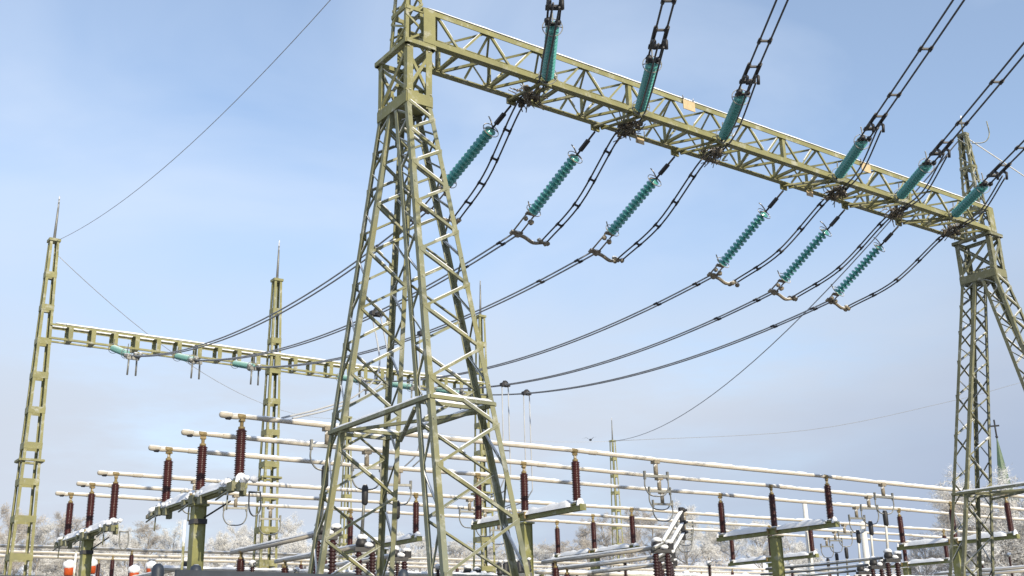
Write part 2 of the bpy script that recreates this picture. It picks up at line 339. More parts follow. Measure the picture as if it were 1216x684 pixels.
def make_tower():
    mb = MB()
    pts = [(X0, NY0), (X1, NY0), (X1, NY1), (X0, NY1)]
    P = lambda k, z: V(pts[k % 4][0], pts[k % 4][1], z)-G0
    for k in range(4):                                  # neck posts
        sx = -1 if pts[k][0] > X0 else 1; syy = 1 if pts[k][1] < NY1 else -1
        mb.angle(P(k, ZN-0.05), P(k, ZT-0.02), (sx, 0, 0), (0, syy, 0), 0.15, 0.02)
        a, b = P(k, 0), P(k+1, 0); d = (b-a).normalized(); nrm = d.cross(Z)
        o = nrm*0.014
        mb.bar(a+Z*(ZN+0.13)+o, b+Z*(ZN+0.13)+o, 0.016, 0.26)          # lower collar plate
        mb.bar(a+Z*(ZT-0.06)+o-d*0.05, b+Z*(ZT-0.06)+o+d*0.05, 0.13, 0.10)   # top rim
        mb.bar(a+Z*(ZN+0.27)-nrm*0.03, b+Z*(ZT-0.14)-nrm*0.03, 0.05, 0.07)
        mb.bar(b+Z*(ZN+0.27)-nrm*0.075, a+Z*(ZT-0.14)-nrm*0.075, 0.05, 0.07)
    mb.box(V((X0+X1)/2, (NY0+NY1)/2, ZN+0.05)-G0, 0.58, 1.2, 0.05)     # diaphragm plate
    for k in range(3): mb.bar(V(X0+0.06, NY0+0.3+0.33*k, ZN+0.35)-G0, V(X1-0.06, NY0+0.3+0.33*k, ZN+0.5)-G0, 0.07, 0.07)
    t = mb.build('tower', M['olive'], gant)
    make_leg('near', t); make_leg('far', t)
    # horizontal tie frame between the legs
    mb = MB(); mbs = MB(); tz = 6.8
    c = [chordpt('far', -1, False, tz), chordpt('near', -1, True, tz), chordpt('near', 1, True, tz), chordpt('far', 1, False, tz)]
    c2 = [chordpt('far', -1, True, tz), chordpt('near', -1, False, tz), chordpt('near', 1, False, tz), chordpt('far', 1, True, tz)]
    for a, b in ((c[0], c2[1]), (c2[2], c[3])): mb.bar(a, b, 0.09, 0.075)
    for a, b in ((c[0], c[3]), (c2[0], c2[3]), (c[1], c[2]), (c2[1], c2[2])): mb.bar(a+Z*0.003, b+Z*0.003, 0.07, 0.066)
    mb.bar(c2[0]-Z*0.06, c[2]-Z*0.06, 0.07, 0.06); mb.bar(c2[3]-Z*0.13, c[1]-Z*0.13, 0.07, 0.06)
    tf = mb.build('tie_frame', M['olive_grey'], t)
    for a, b in ((c[0], c2[1]), (c2[2], c[3]), (c[0], c[3]), (c2[0], c2[3]), (c[1], c[2]), (c2[1], c2[2])): snow_strip(mbs, a.lerp(b, 0.05)+Z*0.036, a.lerp(b, 0.95)+Z*0.036, 0.08, 0.05, 14)
    mbs.build('tie_snow', M['snow'], t)
    # mast above the beam
    mb = MB(); b0 = [(10.88, 18.72), (11.40, 18.72), (11.40, 19.45), (10.88, 19.45)]; cx, cyy = 11.14, 19.08
    zt0, zt1 = ZT, 18.3
    def mp_(k, z):
        f = (z-zt0)/(zt1-zt0); x, y = b0[k % 4]; s_ = 1-0.62*f
        return V(cx+(x-cx)*s_, cyy+(y-cyy)*s_, z)-G0
    for k in range(4):
        sx = 1 if b0[k][0] < cx else -1; syy = 1 if b0[k][1] < cyy else -1
        mb.angle(mp_(k, zt0), mp_(k, zt1), (sx, 0, 0), (0, syy, 0), 0.085, 0.014)
        z = zt0+0.05; i = 0
        while z < zt1-0.2:
            z2 = min(zt1, z+0.36)
            p, q = (mp_(k, z), mp_(k+1, z2)) if i % 2 == 0 else (mp_(k+1, z), mp_(k, z2))
            mb.bar(p, q, 0.035, 0.045); z = z2; i += 1
        for zz in (zt0+0.95, 17.0, 18.25): mb.bar(mp_(k, zz), mp_(k+1, zz), 0.05, 0.09)
    mb.tube([V(cx, cyy, 18.2)-G0, V(cx+0.05, cyy, 19.0)-G0], 0.03, 6)
    mb.tube(bez([V(cx+0.12, cyy-0.2, 17.9)-G0, V(cx+0.3, cyy-0.55, 17.85)-G0, V(cx+0.42, cyy-0.7, 18.1)-G0, V(cx+0.40, cyy-0.7, 18.6)-G0], 6), 0.02, 5)
    mb.build('mast', M['olive'], t)
    return t
tw = make_tower()
DX = 22.1
tw2 = dup(tw, gant, (DX, 0, 0))
for o in [tw2]+list(tw2.children):
    if o.material_slots[0].material != M['snow']: o.material_slots[0].link = 'OBJECT'; o.material_slots[0].material = M['olive_dull_shade']  # shaded look of the right tower put into a darker olive
# crossbeam: four chords, laced on four faces
BX0, BX1 = 11.2, 33.3
BYF, BYB = 18.5, 19.64
mb = MB(); cs = 0.132
for y, z, uy, uz in ((BYF, ZT, 1, 1), (BYF, ZTOP, 1, -1), (BYB, ZT, -1, 1), (BYB, ZTOP, -1, -1)):
    mb.angle(V(BX0, y, z)-G0, V(BX1, y, z)-G0, (0, 0, uz), (0, uy, 0), cs, 0.02, 0.0, 0.18 if uz > 0 else cs)
for x in (BX0+0.16, BX1-0.16):
    for y in (BYF, BYB): mb.bar(V(x, y-0.008 if y == BYF else y+0.008, ZT)-G0, V(x, y, ZTOP)-G0, 0.30, 0.02, up=(0, 1, 0))
beam = mb.build('crossbeam', M['olive'], gant)
mb = MB()
for y, z in ((BYF+0.02, ZTOP+0.001), (BYB-0.02, ZTOP+0.001)): snow_strip(mb, V(BX0+0.1, y, z)-G0, V(BX1-0.1, y, z)-G0, 0.09, 0.045, 70)
for y in (BYF+0.07, BYB-0.07): snow_strip(mb, V(BX0+0.2, y, ZT+0.021)-G0, V(BX1-0.2, y, ZT+0.021)-G0, 0.09, 0.05, 70)
mb.build('beam_snow', M['snow'], beam)
npan = 15; pl = (BX1-BX0-0.6)/npan
def lacing(kind):
    mb = MB()
    for i in range(npan):
        x0 = BX0+0.3+i*pl; x1 = x0+pl/2; x2 = x0+pl
        if kind in ('front', 'back'):
            y = BYF+0.045 if kind == 'front' else BYB-0.045; fl = 1 if kind == 'front' else -1
            zb, zt = ZT+0.10, ZTOP-0.06
            mb.box(V(x1, y+0.014*fl, zb+0.03)-G0, 0.26, 0.010, 0.13); mb.box(V(x0+0.02, y+0.014*fl, zt-0.03)-G0, 0.22, 0.010, 0.12)
            mb.angle(V(x0+0.06, y, zt)-G0, V(x1-0.05, y, zb)-G0, (0.5, 0, 0.6), (0, fl, 0), 0.05, 0.008, 0.013)
            mb.angle(V(x1+0.05, y, zb)-G0, V(x2-0.06, y, zt)-G0, (-0.5, 0, 0.6), (0, fl, 0), 0.05, 0.008, 0.013)
            if kind == 'back' : mb.angle(V(x1, y-0.012, zb)-G0, V(x1, y-0.012, zt)-G0, (1, 0, 0), (0, -1, 0), 0.105, 0.012)
            if kind == 'front' and i % 4 == 3: mb.angle(V(x2, y-0.012, zb)-G0, V(x2, y-0.012, zt)-G0, (1, 0, 0), (0, 1, 0), 0.11, 0.014)
        else:
            z = ZT+0.045 if kind == 'bottom' else ZTOP-0.06; fl = 1 if kind == 'bottom' else -1
            mb.angle(V(x0+0.05, BYF+0.06, z)-G0, V(x1-0.04, BYB-0.06, z)-G0, (1, 0, 0), (0, 0, fl), 0.062, 0.010)
            mb.angle(V(x1+0.04, BYB-0.06, z)-G0, V(x2-0.05, BYF+0.06, z)-G0, (1, 0, 0), (0, 0, fl), 0.062, 0.010)
            if kind == 'bottom':
                for xx, yy in ((x0, BYF+0.10), (x1, BYB-0.10)): mb.box(V(xx, yy, z+0.026)-G0, 0.26, 0.15, 0.010)
                mb.bar(V(x0, BYF+0.07, ZT+0.12)-G0, V(x0, BYB-0.07, ZTOP-0.12)-G0, 0.04, 0.05)
                if i % 2: mb.bar(V(x0+0.06, BYB-0.07, ZT+0.12)-G0, V(x0+0.06, BYF+0.07, ZTOP-0.12)-G0, 0.04, 0.05)
            if kind == 'bottom': mb.angle(V(x1, BYF+0.05, z+0.014)-G0, V(x1, BYB-0.05, z+0.014)-G0, (1, 0, 0), (0, 0, 1), 0.075, 0.012)
    return mb.build('lacing', [M['olive'], M['snow']], beam)
for k in ('front', 'back', 'bottom', 'top'): lacing(k)
FX = [14.58, 17.48, 20.41, 25.08, 27.94, 30.71]       # front attachments
BKX = [14.41, 17.06, 19.86, 24.21, 26.99, 29.64]      # back attachments
for i in range(6):
    mb = MB()
    for dx in (-0.10, 0.16): mb.bar(V(FX[i]+dx, BYF+0.02, ZT-0.035)-G0, V(lerp(FX[i], BKX[i], 1)+dx, BYB-0.02, ZT-0.035)-G0, 0.07, 0.05)
    mb.box(V(FX[i], BYF-0.03, ZT-0.02)-G0, 0.26, 0.05, 0.16); mb.box(V(BKX[i], BYB+0.03, ZT-0.04)-G0, 0.26, 0.05, 0.16)
    mb.build('hanger_bracket', M['olive'], beam)

# ------------------------------------------------------------------ glass strain strings
ORD = ['first', 'second', 'third', 'fourth', 'fifth', 'sixth']
disc_mesh = None
def make_disc():
    mb = MB(); mb.lathe((0, 0, 0), (1, 0, 0), [(0.03, -0.03), (0.05, -0.025), (0.06, 0.01), (0.085, 0.022), (0.143, 0.04), (0.150, 0.056), (0.14, 0.075), (0.05, 0.07), (0.02, 0.105)], 16)
    o = mb.build('insulator_disc', M['glass']); me = o.data; bpy.data.objects.remove(o); return me
disc_mesh = make_disc(); disc_far = disc_mesh.copy(); disc_far.materials[0] = M['glass_frost']
def strain_string(A, B, nd, label, group, off0, lead, tail_fork, dmesh=None):
    """string from A (structure) to B (conductor): link rods, disc string, arcing rings, yoke"""
    A = Vector(A); B = Vector(B); d = (B-A); Ln = d.length; d.normalize()
    t = tag(bpy.data.objects.new('strain_insulator', None), label, 'insulator', group); COL.objects.link(t); t.location = A
    side = d.cross(Z).normalized(); up = side.cross(d)
    mb = MB()
    mb.tube([V(0, 0, 0), d*lead], 0.028, 6)
    mb.bar(d*(lead*0.35), d*(lead*0.8), 0.11, 0.06, up)
    mb.build('link_rod', M['dark'], t)
    glen = nd*0.146; s0 = lead
    q = d.to_track_quat('X', 'Z')
    for k in range(nd):
        o = bpy.data.objects.new('insulator_disc', dmesh or disc_mesh); COL.objects.link(o); o.parent = t
        o.location = d*(s0+0.04+0.146*k); o.rotation_mode = 'QUATERNION'; o.rotation_quaternion = q
    e = s0+glen
    for s_, sgn in ((s0-0.02, 1), (e+0.02, -1)):       # arcing rings / horns
        mb = MB(); R_ = 0.22
        mb.tube([d*(s_+sgn*0.09)+(side*math.cos(a)+up*math.sin(a))*R_ for a in [math.pi*2*k/18 for k in range(19)]], 0.012, 5, caps=False)
        mb.tube([d*s_, d*(s_+sgn*0.09)+side*R_], 0.014, 5); mb.tube([d*s_, d*(s_+sgn*0.09)-side*R_], 0.014, 5)
        mb.tube(bez([d*s_, d*s_+up*0.26, d*(s_+sgn*0.03)+up*0.42], 5), 0.018, 5)
        mb.build('arcing_ring', M['steel'] if off0 else M['frost'], t)
    # fork to the twin clamp
    mb = MB()
    mb.bar(d*(e+0.02), d*(e+0.12), 0.34, 0.03, up)
    for sg in (-1, 1):
        mb.tube([d*(e+0.10)+side*0.13*sg, d*(Ln-0.08)+side*0.13*sg], 0.024, 6)
    mb.blob(d*(e+0.30)-up*0.07+side*0.12, 0.085); mb.blob(d*(e+0.22)-up*0.05-side*0.10, 0.07)
    mb.bar(d*(Ln-0.12), d*(Ln+0.02), 0.38, 0.05, up)
    mb.build('yoke', M['frost'] if not off0 else (M['dark'] if dmesh is None else M['steel']), t)
    return t
LDIR = Vector((-math.sin(math.radians(34.5)), -math.cos(math.radians(34.5)), math.tan(math.radians(1.2)))).normalized()
CLAMP_B = [(14.41, 23.69, 11.27), (17.06, 23.26, 10.99), (19.86, 23.25, 10.98), (24.21, 22.8, 10.9), (26.99, 22.84, 10.85), (29.64, 22.68, 10.93)]
bplace = ['partly hidden behind the near tower', 'second from the near tower', 'third from the near tower', 'third from the right end', 'second from the right end', 'nearest the right tower']
front_end = []; back_end = []
for i in range(6):
    A = V(BKX[i], BYB+0.05, ZT-0.14); B = V(CLAMP_B[i][0], CLAMP_B[i][1], CLAMP_B[i][2]+EYE)
    strain_string(A, B, 15, 'teal glass strain insulator hanging behind the gantry beam, %s' % bplace[i], 'glass strings behind the gantry beam', False, 0.85, True)
    back_end.append(B)
    A = V(FX[i], BYF-0.06, ZT-0.02); B = A+LDIR*3.15
    strain_string(A, B, 15, 'teal glass strain insulator on the front of the gantry beam, %s' % ['nearest the left tower', 'second from the left tower', 'third from the left tower', 'third from the right end', 'second from the right end', 'nearest the right tower'][i],
                  'glass strings on the front of the gantry beam', True, 0.22, True)
    front_end.append(B)

# ------------------------------------------------------------------ conductors
def twin(name, pts, sep, r, label, cat, group, spacers, matw, sp_r=0.045, side=None):
    t = empty(name, pts[0], label, cat, group); o = Vector(pts[0])
    sides = []
    for i, p in enumerate(pts):
        d = (Vector(pts[min(i+1, len(pts)-1)])-Vector(pts[max(i-1, 0)]))
        s_ = Vector(side) if side else d.cross(Z); s_.normalize(); sides.append(s_)
    for sg in (-1, 1):
        mb = MB(); mb.tube([Vector(p)-o+s_*sep/2*sg for p, s_ in zip(pts, sides)], r, 6); mb.build('wire', matw, t)
    # spacers at given arc fractions
    cum = [0]
    for a, b in zip(pts, pts[1:]): cum.append(cum[-1]+(Vector(b)-Vector(a)).length)
    for f in spacers:
        tgt = f*cum[-1]; k = next(j for j in range(len(cum)-1) if cum[j+1] >= tgt)
        u = (tgt-cum[k])/(cum[k+1]-cum[k]); p = Vector(pts[k]).lerp(Vector(pts[k+1]), u)-o; s_ = sides[k]
        d = (Vector(pts[k+1])-Vector(pts[k])).normalized()
        mb = MB(); mb.bar(p-s_*sep*0.62, p+s_*sep*0.55, 0.045, 0.045)
        for sg in (-1, 1): mb.tube([p+s_*sep/2*sg-d*0.08, p+s_*sep/2*sg+d*0.08], sp_r*0.85, 6)
        mb.build('spacer', M['dark'], t)
    return t
wplace = ['ends at the leftmost insulator of the far crossbeam', 'ends at the second insulator of the far crossbeam', 'ends at the third insulator of the far crossbeam', 'third from the right below the beam', 'second from the right below the beam', 'lowest and rightmost below the beam']
FARX = [13.26, 16.07, 18.76, 24.1, 26.9, 29.7]
FAR_END = [V(13.26, 44.66, 11.84+EYE), V(16.07, 45.13, 12.13+EYE), V(18.76, 45.19, 12.19+EYE), V(24.1, 45.2, 12.2+EYE), V(26.9, 45.2, 12.2+EYE), V(29.7, 45.2, 12.2+EYE)]
SAG = [1.05, 0.95, 0.9, 1.0, 1.05, 1.0]
cond_pts = []
for i in range(6):
    pts = sag(back_end[i], FAR_END[i], SAG[i], 30); cond_pts.append(pts)
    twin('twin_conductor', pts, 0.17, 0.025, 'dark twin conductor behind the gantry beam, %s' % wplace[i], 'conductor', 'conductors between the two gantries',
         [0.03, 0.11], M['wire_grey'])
    A = front_end[i]
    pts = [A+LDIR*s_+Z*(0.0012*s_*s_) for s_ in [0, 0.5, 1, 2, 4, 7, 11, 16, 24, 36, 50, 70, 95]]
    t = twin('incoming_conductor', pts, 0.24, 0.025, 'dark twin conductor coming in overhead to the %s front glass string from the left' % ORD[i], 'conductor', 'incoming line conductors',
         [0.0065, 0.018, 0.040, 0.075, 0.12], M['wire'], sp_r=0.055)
    # dead-end clamps (thick sleeves) close to the string
    mb = MB(); d = LDIR; side = d.cross(Z).normalized()
    for sg in (-1, 1):
        mb.tube([side*0.13*sg-d*0.1, side*0.13*sg+d*0.75], 0.05, 6); mb.tube([side*0.13*sg+d*0.25, side*0.13*sg+d*0.45-Z*0.16, side*0.13*sg+d*0.40-Z*0.34], 0.04, 6)
    mb.build('dead_end_clamp', M['dark'], t)
NESTX = [14.6, 17.72, 20.78, 25.9, 28.8, 31.75]
for i in range(6):
    Bk = back_end[i]; Fr = front_end[i]+LDIR*0.5-Z*0.30
    N1 = V(NESTX[i], 18.75, ZT+0.02); N2 = V(NESTX[i]-0.06, 19.5, ZT-0.16)
    low = V(Bk.x+0.98, Bk.y+0.02, Bk.z-0.05)
    mid = N2.lerp(low, 0.5)-Z*0.30
    pts = bez([Fr, Fr.lerp(N1, 0.45)+V(0, 0.1, -0.30), N1, N2, mid, low], 8)
    t = twin('jumper_loop', pts, 0.21, 0.023, 'dark jumper loop passing under the gantry beam beside its %s glass string from the left' % ORD[i], 'conductor', 'jumper loops under the gantry beam',
             [0.50, 0.60, 0.70, 0.80, 0.90], M['wire'], sp_r=0.038, side=(1, 0.25, 0))
    mb = MB(); o = Vector(pts[0])
    mb.tube(bez([low-o, low-o+V(-0.35, 0, -0.07), Bk-o+V(0.30, 0, -0.02), Bk-o+V(0, 0, 0.02)], 6), [0.05]*6+[0.055]*12+[0.07], 6)
    for k in range(5): mb.blob(low-o+V(random.uniform(-0.2, 0.12), random.uniform(-.08, .08), random.uniform(-.06, .05)), 0.075)
    mb.blob(Bk-o+V(0.08, 0, 0), 0.085)
    mb.build('frosted_clamp', M['frost'], t)
    # frosted clamp bundle where the jumper passes the beam
    mb = MB(); c = (N1+N2)/2+V(0, 0, 0.02)-o
    for k in range(22): mb.blob(c+V(random.gauss(0, 0.12), random.gauss(0, 0.17), random.gauss(0, 0.10)), random.uniform(0.04, 0.085), 7, 4, random.uniform(.6, 1.2), 0.4)
    for k in range(60):
        a = c+V(random.uniform(-0.26, 0.26), random.uniform(-0.3, 0.3), random.uniform(-0.2, 0.2)); b = a+V(random.uniform(-0.22, 0.22), random.uniform(-0.22, 0.22), random.uniform(-0.24, 0.24))
        mb.tube([a, b], 0.013, 4)
    mb.build('jumper_support', M['nest'], t)
# orange marking plates hung on the beam
for (x, y, z, lab) in ((19.27, 18.44, 15.33, 'pale orange plate hung on the beam right of the second front string'), (26.55, 18.44, 15.32, 'pale orange plate hung on the beam right of the fourth front string'),
                       (24.9, 19.3, 14.42, 'small orange plate under the beam behind the fourth front string'), (18.25, 19.3, 14.40, 'small orange plate under the beam behind the second front string')):
    t = empty('marking_plate', (x, y, z), lab, 'plate', 'orange plates on the gantry beam'); big = y < 18.6
    mb = MB(); mb.box((0, 0, -0.16), 0.42 if big else 0.28, 0.02, 0.27 if big else 0.16)
    mb.build('panel', M['plate'], t)
    mb = MB()
    for sx in (-1, 1): mb.tube([V(0.17*sx, 0, -0.05), V(0.19*sx, 0.02, 0.10 if big else 0.2)], 0.014, 4)
    mb.build('hanger', M['steel'], t)

# ------------------------------------------------------------------ far gantry
FY = 48.0
fg = empty('far_gantry', (21, FY, 0), 'olive batten-plate gantry with slim columns behind the busbars, on the left', 'gantry'); F0 = V(21, FY, 0)
CZ = 0.364*FY+EYE
def batten_column(x, y, parent, origin, ztop=CZ, h0=0.52, h1=0.19, tip=2.1, ledge=9.57, thick=0.11):
    mb = MB()
    hw = lambda z: h0+(h1-h0)*z/ztop
    P = lambda sx, sy_, z: V(x+sx*hw(z), y+sy_*hw(z), z)-origin
    for sx in (-1, 1):
        for sy_ in (-1, 1): mb.angle(P(sx, sy_, 0), P(sx, sy_, ztop), (-sx, 0, 0), (0, -sy_, 0), thick, 0.02)
    z = 1.3
    while z < ztop-0.3:
        h = 0.26
        for sx in (-1, 1):
            mb.bar(P(sx, -1, z)+V(sx*.008, 0, 0), P(sx, 1, z)+V(sx*.008, 0, 0), 0.014, h)
            mb.bar(P(-1, sx, z)+V(0, sx*.008, 0), P(1, sx, z)+V(0, sx*.008, 0), 0.014, h)
        z += 1.48
    mb.box(V(x, y, ztop)-origin, 2*h1+0.1, 2*h1+0.1, 0.12)
    if ledge:
        k = hw(ledge)*2+0.14
        for sx in (-1, 1):
            mb.bar(V(x-k/2, y+sx*k/2, ledge)-origin, V(x+k/2, y+sx*k/2, ledge)-origin, 0.14, 0.09); mb.bar(V(x+sx*k/2, y-k/2, ledge+.003)-origin, V(x+sx*k/2, y+k/2, ledge+.003)-origin, 0.14, 0.09)
    col = mb.build('column', M['olive'], parent)
    mb = MB(); mb.tube([V(x, y, ztop)-origin, V(x+0.02, y, ztop+tip*0.5)-origin, V(x+0.03, y, ztop+tip)-origin], [0.065, 0.05, 0.03], 6)
    mb.build('lightning_rod', M['steel'], col)
    return col
for x in (10.53, 20.95, 32.9): batten_column(x, FY+0.3, fg, F0)
bz0, bz1 = 0.2715*FY+EYE, 0.2855*FY+EYE
mb = MB()
for y in (FY+0.02, FY+0.58): snow_strip(mb, V(10.9, y, bz1+0.018)-F0, V(32.8, y, bz1+0.018)-F0, 0.13, 0.07, 60)
fsn = mb
mb = MB()
for y, uy in ((FY-0.02, 1), (FY+0.62, -1)):
    for z, uz in ((bz0, 1), (bz1, -1)): mb.angle(V(10.7, y, z)-F0, V(33.0, y, z)-F0, (0, 0, uz), (0, uy, 0), 0.085, 0.015)
fb = mb.build('crossbeam', M['olive'], fg); fsn.build('beam_snow', M['snow'], fb)
x = 11.55
while x < 32.6:
    mb = MB()
    for y in (FY-0.03, FY+0.63): mb.box(V(x, y, (bz0+bz1)/2)-F0, 0.19, 0.018, bz1-bz0-0.01)
    for z in (bz0-0.008, bz1+0.008): mb.box(V(x, FY+0.3, z)-F0, 0.19, 0.62, 0.016)
    mb.build('batten_frame', M['olive'], fb)
    x += 0.945
# far strain strings (smaller in the picture, same build) and twin droppers
for i in range(6):
    A = V(FARX[i], FY-0.05, bz0-0.05); B = FAR_END[i]
    strain_string(A, B, 15, 'frosty glass insulator on the far crossbeam, %s' % ['leftmost, near the left column', 'second from the left column', 'third, just left of the middle column', 'first right of the middle column', 'second right of the middle column', 'nearest the right column'][i],
                  'glass strings on the far crossbeam', True, 0.35, True, disc_far)
    t = empty('end_clamp', B, 'snowy end clamp with two hanging tails under the far crossbeam, %s' % ['leftmost', 'second from left', 'third from left', 'third from right', 'second from right', 'rightmost'][i], 'clamp', 'end clamps at the far crossbeam')
    mb = MB()
    for k in range(5): mb.blob(V(random.uniform(-0.25, 0.25), random.uniform(-0.2, 0.2), random.uniform(-0.05, 0.10)), 0.11)
    mb.bar(V(-0.25, 0, -0.08), V(0.25, 0, -0.08), 0.12, 0.13)
    mb.build('clamp_body', M['steel'], t)
    for sx in (-1, 1):
        mb = MB(); mb.tube([V(0.16*sx, 0, -0.1), V(0.17*sx, 0.02, -0.80)], 0.038, 6); mb.build('tail', M['steel'], t)

# ------------------------------------------------------------------ busbars and supports
HB = 6.0+EYE
BY = [27.3, 30.05, 32.8, 39.19, 42.0, 44.83]
BX_START = [10.58, 10.57, 10.57, 10.92, 10.99, 10.98]
BZ = [HB, HB, HB, HB+0.17, HB+0.17, HB+0.17]
busname = ['nearest', 'second', 'third', 'fourth', 'fifth', 'farthest']
SUPU = [11.04, 22.13, 34.24, 46.2, 58.2]; SUPL = [11.41, 23.4, 35.0, 47.4, 59.2]
for b in range(6):
    sup = SUPU if b < 3 else SUPL
    t = empty('busbar_tube', (BX_START[b], BY[b], BZ[b]), 'long snow-topped aluminium busbar tube, %s of the six from the camera' % busname[b], 'busbar', 'busbar tubes across the yard')
    xe = 66.0
    mb = MB(); pts = [V(0, 0, 0)]
    xs = [x-BX_START[b] for x in sup]+[xe-BX_START[b]]
    prev = 0
    for x in xs:
        for k in range(1, 7):
            u = k/6; pts.append(V(prev+(x-prev)*u, 0, -0.035*4*u*(1-u)))
        prev = x
    mb.tube(pts, 0.060, 12); mb.build('tube', M['tube'], t)
    mb = MB(); xx = 0.1
    while xx < 54:
        ln = random.uniform(0.4, 2.6); f_ = lambda q: min(range(len(pts)), key=lambda k: abs(pts[k].x-q))
        za = pts[f_(xx)].z; zb_ = pts[f_(xx+ln)].z
        snow_strip(mb, V(xx, 0, za+0.048), V(xx+ln, 0, zb_+0.048), random.uniform(0.08, 0.105), random.uniform(0.035, 0.065), max(3, int(ln/0.22))); xx += ln-0.04
    mb.build('snow_ridge', M['snow'], t)
    mb = MB(); mb.lathe(V(-0.12, 0, 0), (1, 0, 0), [(0.03, -0.04), (0.075, -0.01), (0.088, 0.04), (0.088, 0.16), (0.078, 0.2), (0.078, 0.28), (0.07, 0.30)], 12)
    mb.build('end_cap', M['tube'], t)
    mb = MB(); mb.lathe(V(0.0, 0, -0.055), (1, 0, 0), [(0.04, 0), (0.065, 0.03), (0.065, 0.14), (0.04, 0.17)], 10); mb.build('damper_weight', M['dark'], t)
    for x in sup:
        mb = MB(); mb.lathe(V(x-BX_START[b]-0.14, 0, 0), (1, 0, 0), [(0.066, 0), (0.078, 0.02), (0.078, 0.20), (0.066, 0.22)], 10)
        mb.build('tube_clamp', M['cap'], t); mb = MB(); mb.lathe(V(x-BX_START[b]+0.55, 0, 0), (1, 0, 0), [(0.06, 0), (0.078, 0.03), (0.078, 0.32), (0.06, 0.36)], 10)
        mb.build('tube_coupling', M['tube'], t)
# thicker snow-clad section on the left end of the nearest busbar
# post insulator prototype (origin at base)
def make_post():
    t = empty('post_insulator', (0, 0, 0), 'x', 'insulator', 'brown post insulators under the busbars')
    mb = MB(); H0, H1 = 0.05, 1.31; prof = [(0.09, H0)]; n = 22
    for k in range(n):
        z = H0+0.03+(H1-H0-0.05)*k/n; p = (H1-H0-0.05)/n
        prof += [(0.112, z), (0.145 if k % 2 else 0.135, z+p*0.30), (0.14 if k % 2 else 0.13, z+p*0.5), (0.112, z+p*0.75)]
    prof.append((0.085, H1)); mb.lathe((0, 0, 0), Z, prof, 14); mb.build('porcelain', M['porcelain'], t)
    mb = MB(); mb.lathe((0, 0, 0), Z, [(0.15, -0.02), (0.15, 0.03), (0.11, 0.05), (0.10, 0.10)], 12); mb.build('base_flange', M['steel'], t)
    mb = MB(); mb.lathe((0, 0, 0), Z, [(0.09, 1.29), (0.09, 1.36), (0.05, 1.38), (0.05, 1.52)], 10); mb.box((0, 0, 1.53), 0.12, 0.16, 0.06); mb.build('metal_cap', M['cap'], t)
    return t
post0 = make_post(); post_used = [False]
PB = 1.62     # insulator base below the bus axis
def put_post(x, y, z, label):
    if not post_used[0]: post_used[0] = True; post0.location = (x, y, z); post0['label'] = label; return post0
    o = dup(post0, None, (x, y, z), label); o.rotation_euler = (random.uniform(-.008, .008), random.uniform(-.008, .008), random.uniform(0, 6.28)); return o
place = ['leftmost', 'second', 'third', 'fourth', 'fifth']
supat = {(0, 0): 'at the far left', (0, 1): 'behind the near tower', (0, 2): 'right of centre', (0, 3): 'behind the right tower', (0, 4): 'at the right edge',
         (1, 0): 'beside the far left gantry column', (1, 1): 'seen through the near tower', (1, 2): 'right of the near tower', (1, 3): 'under the right-hand busbars', (1, 4): 'left of the right tower'}
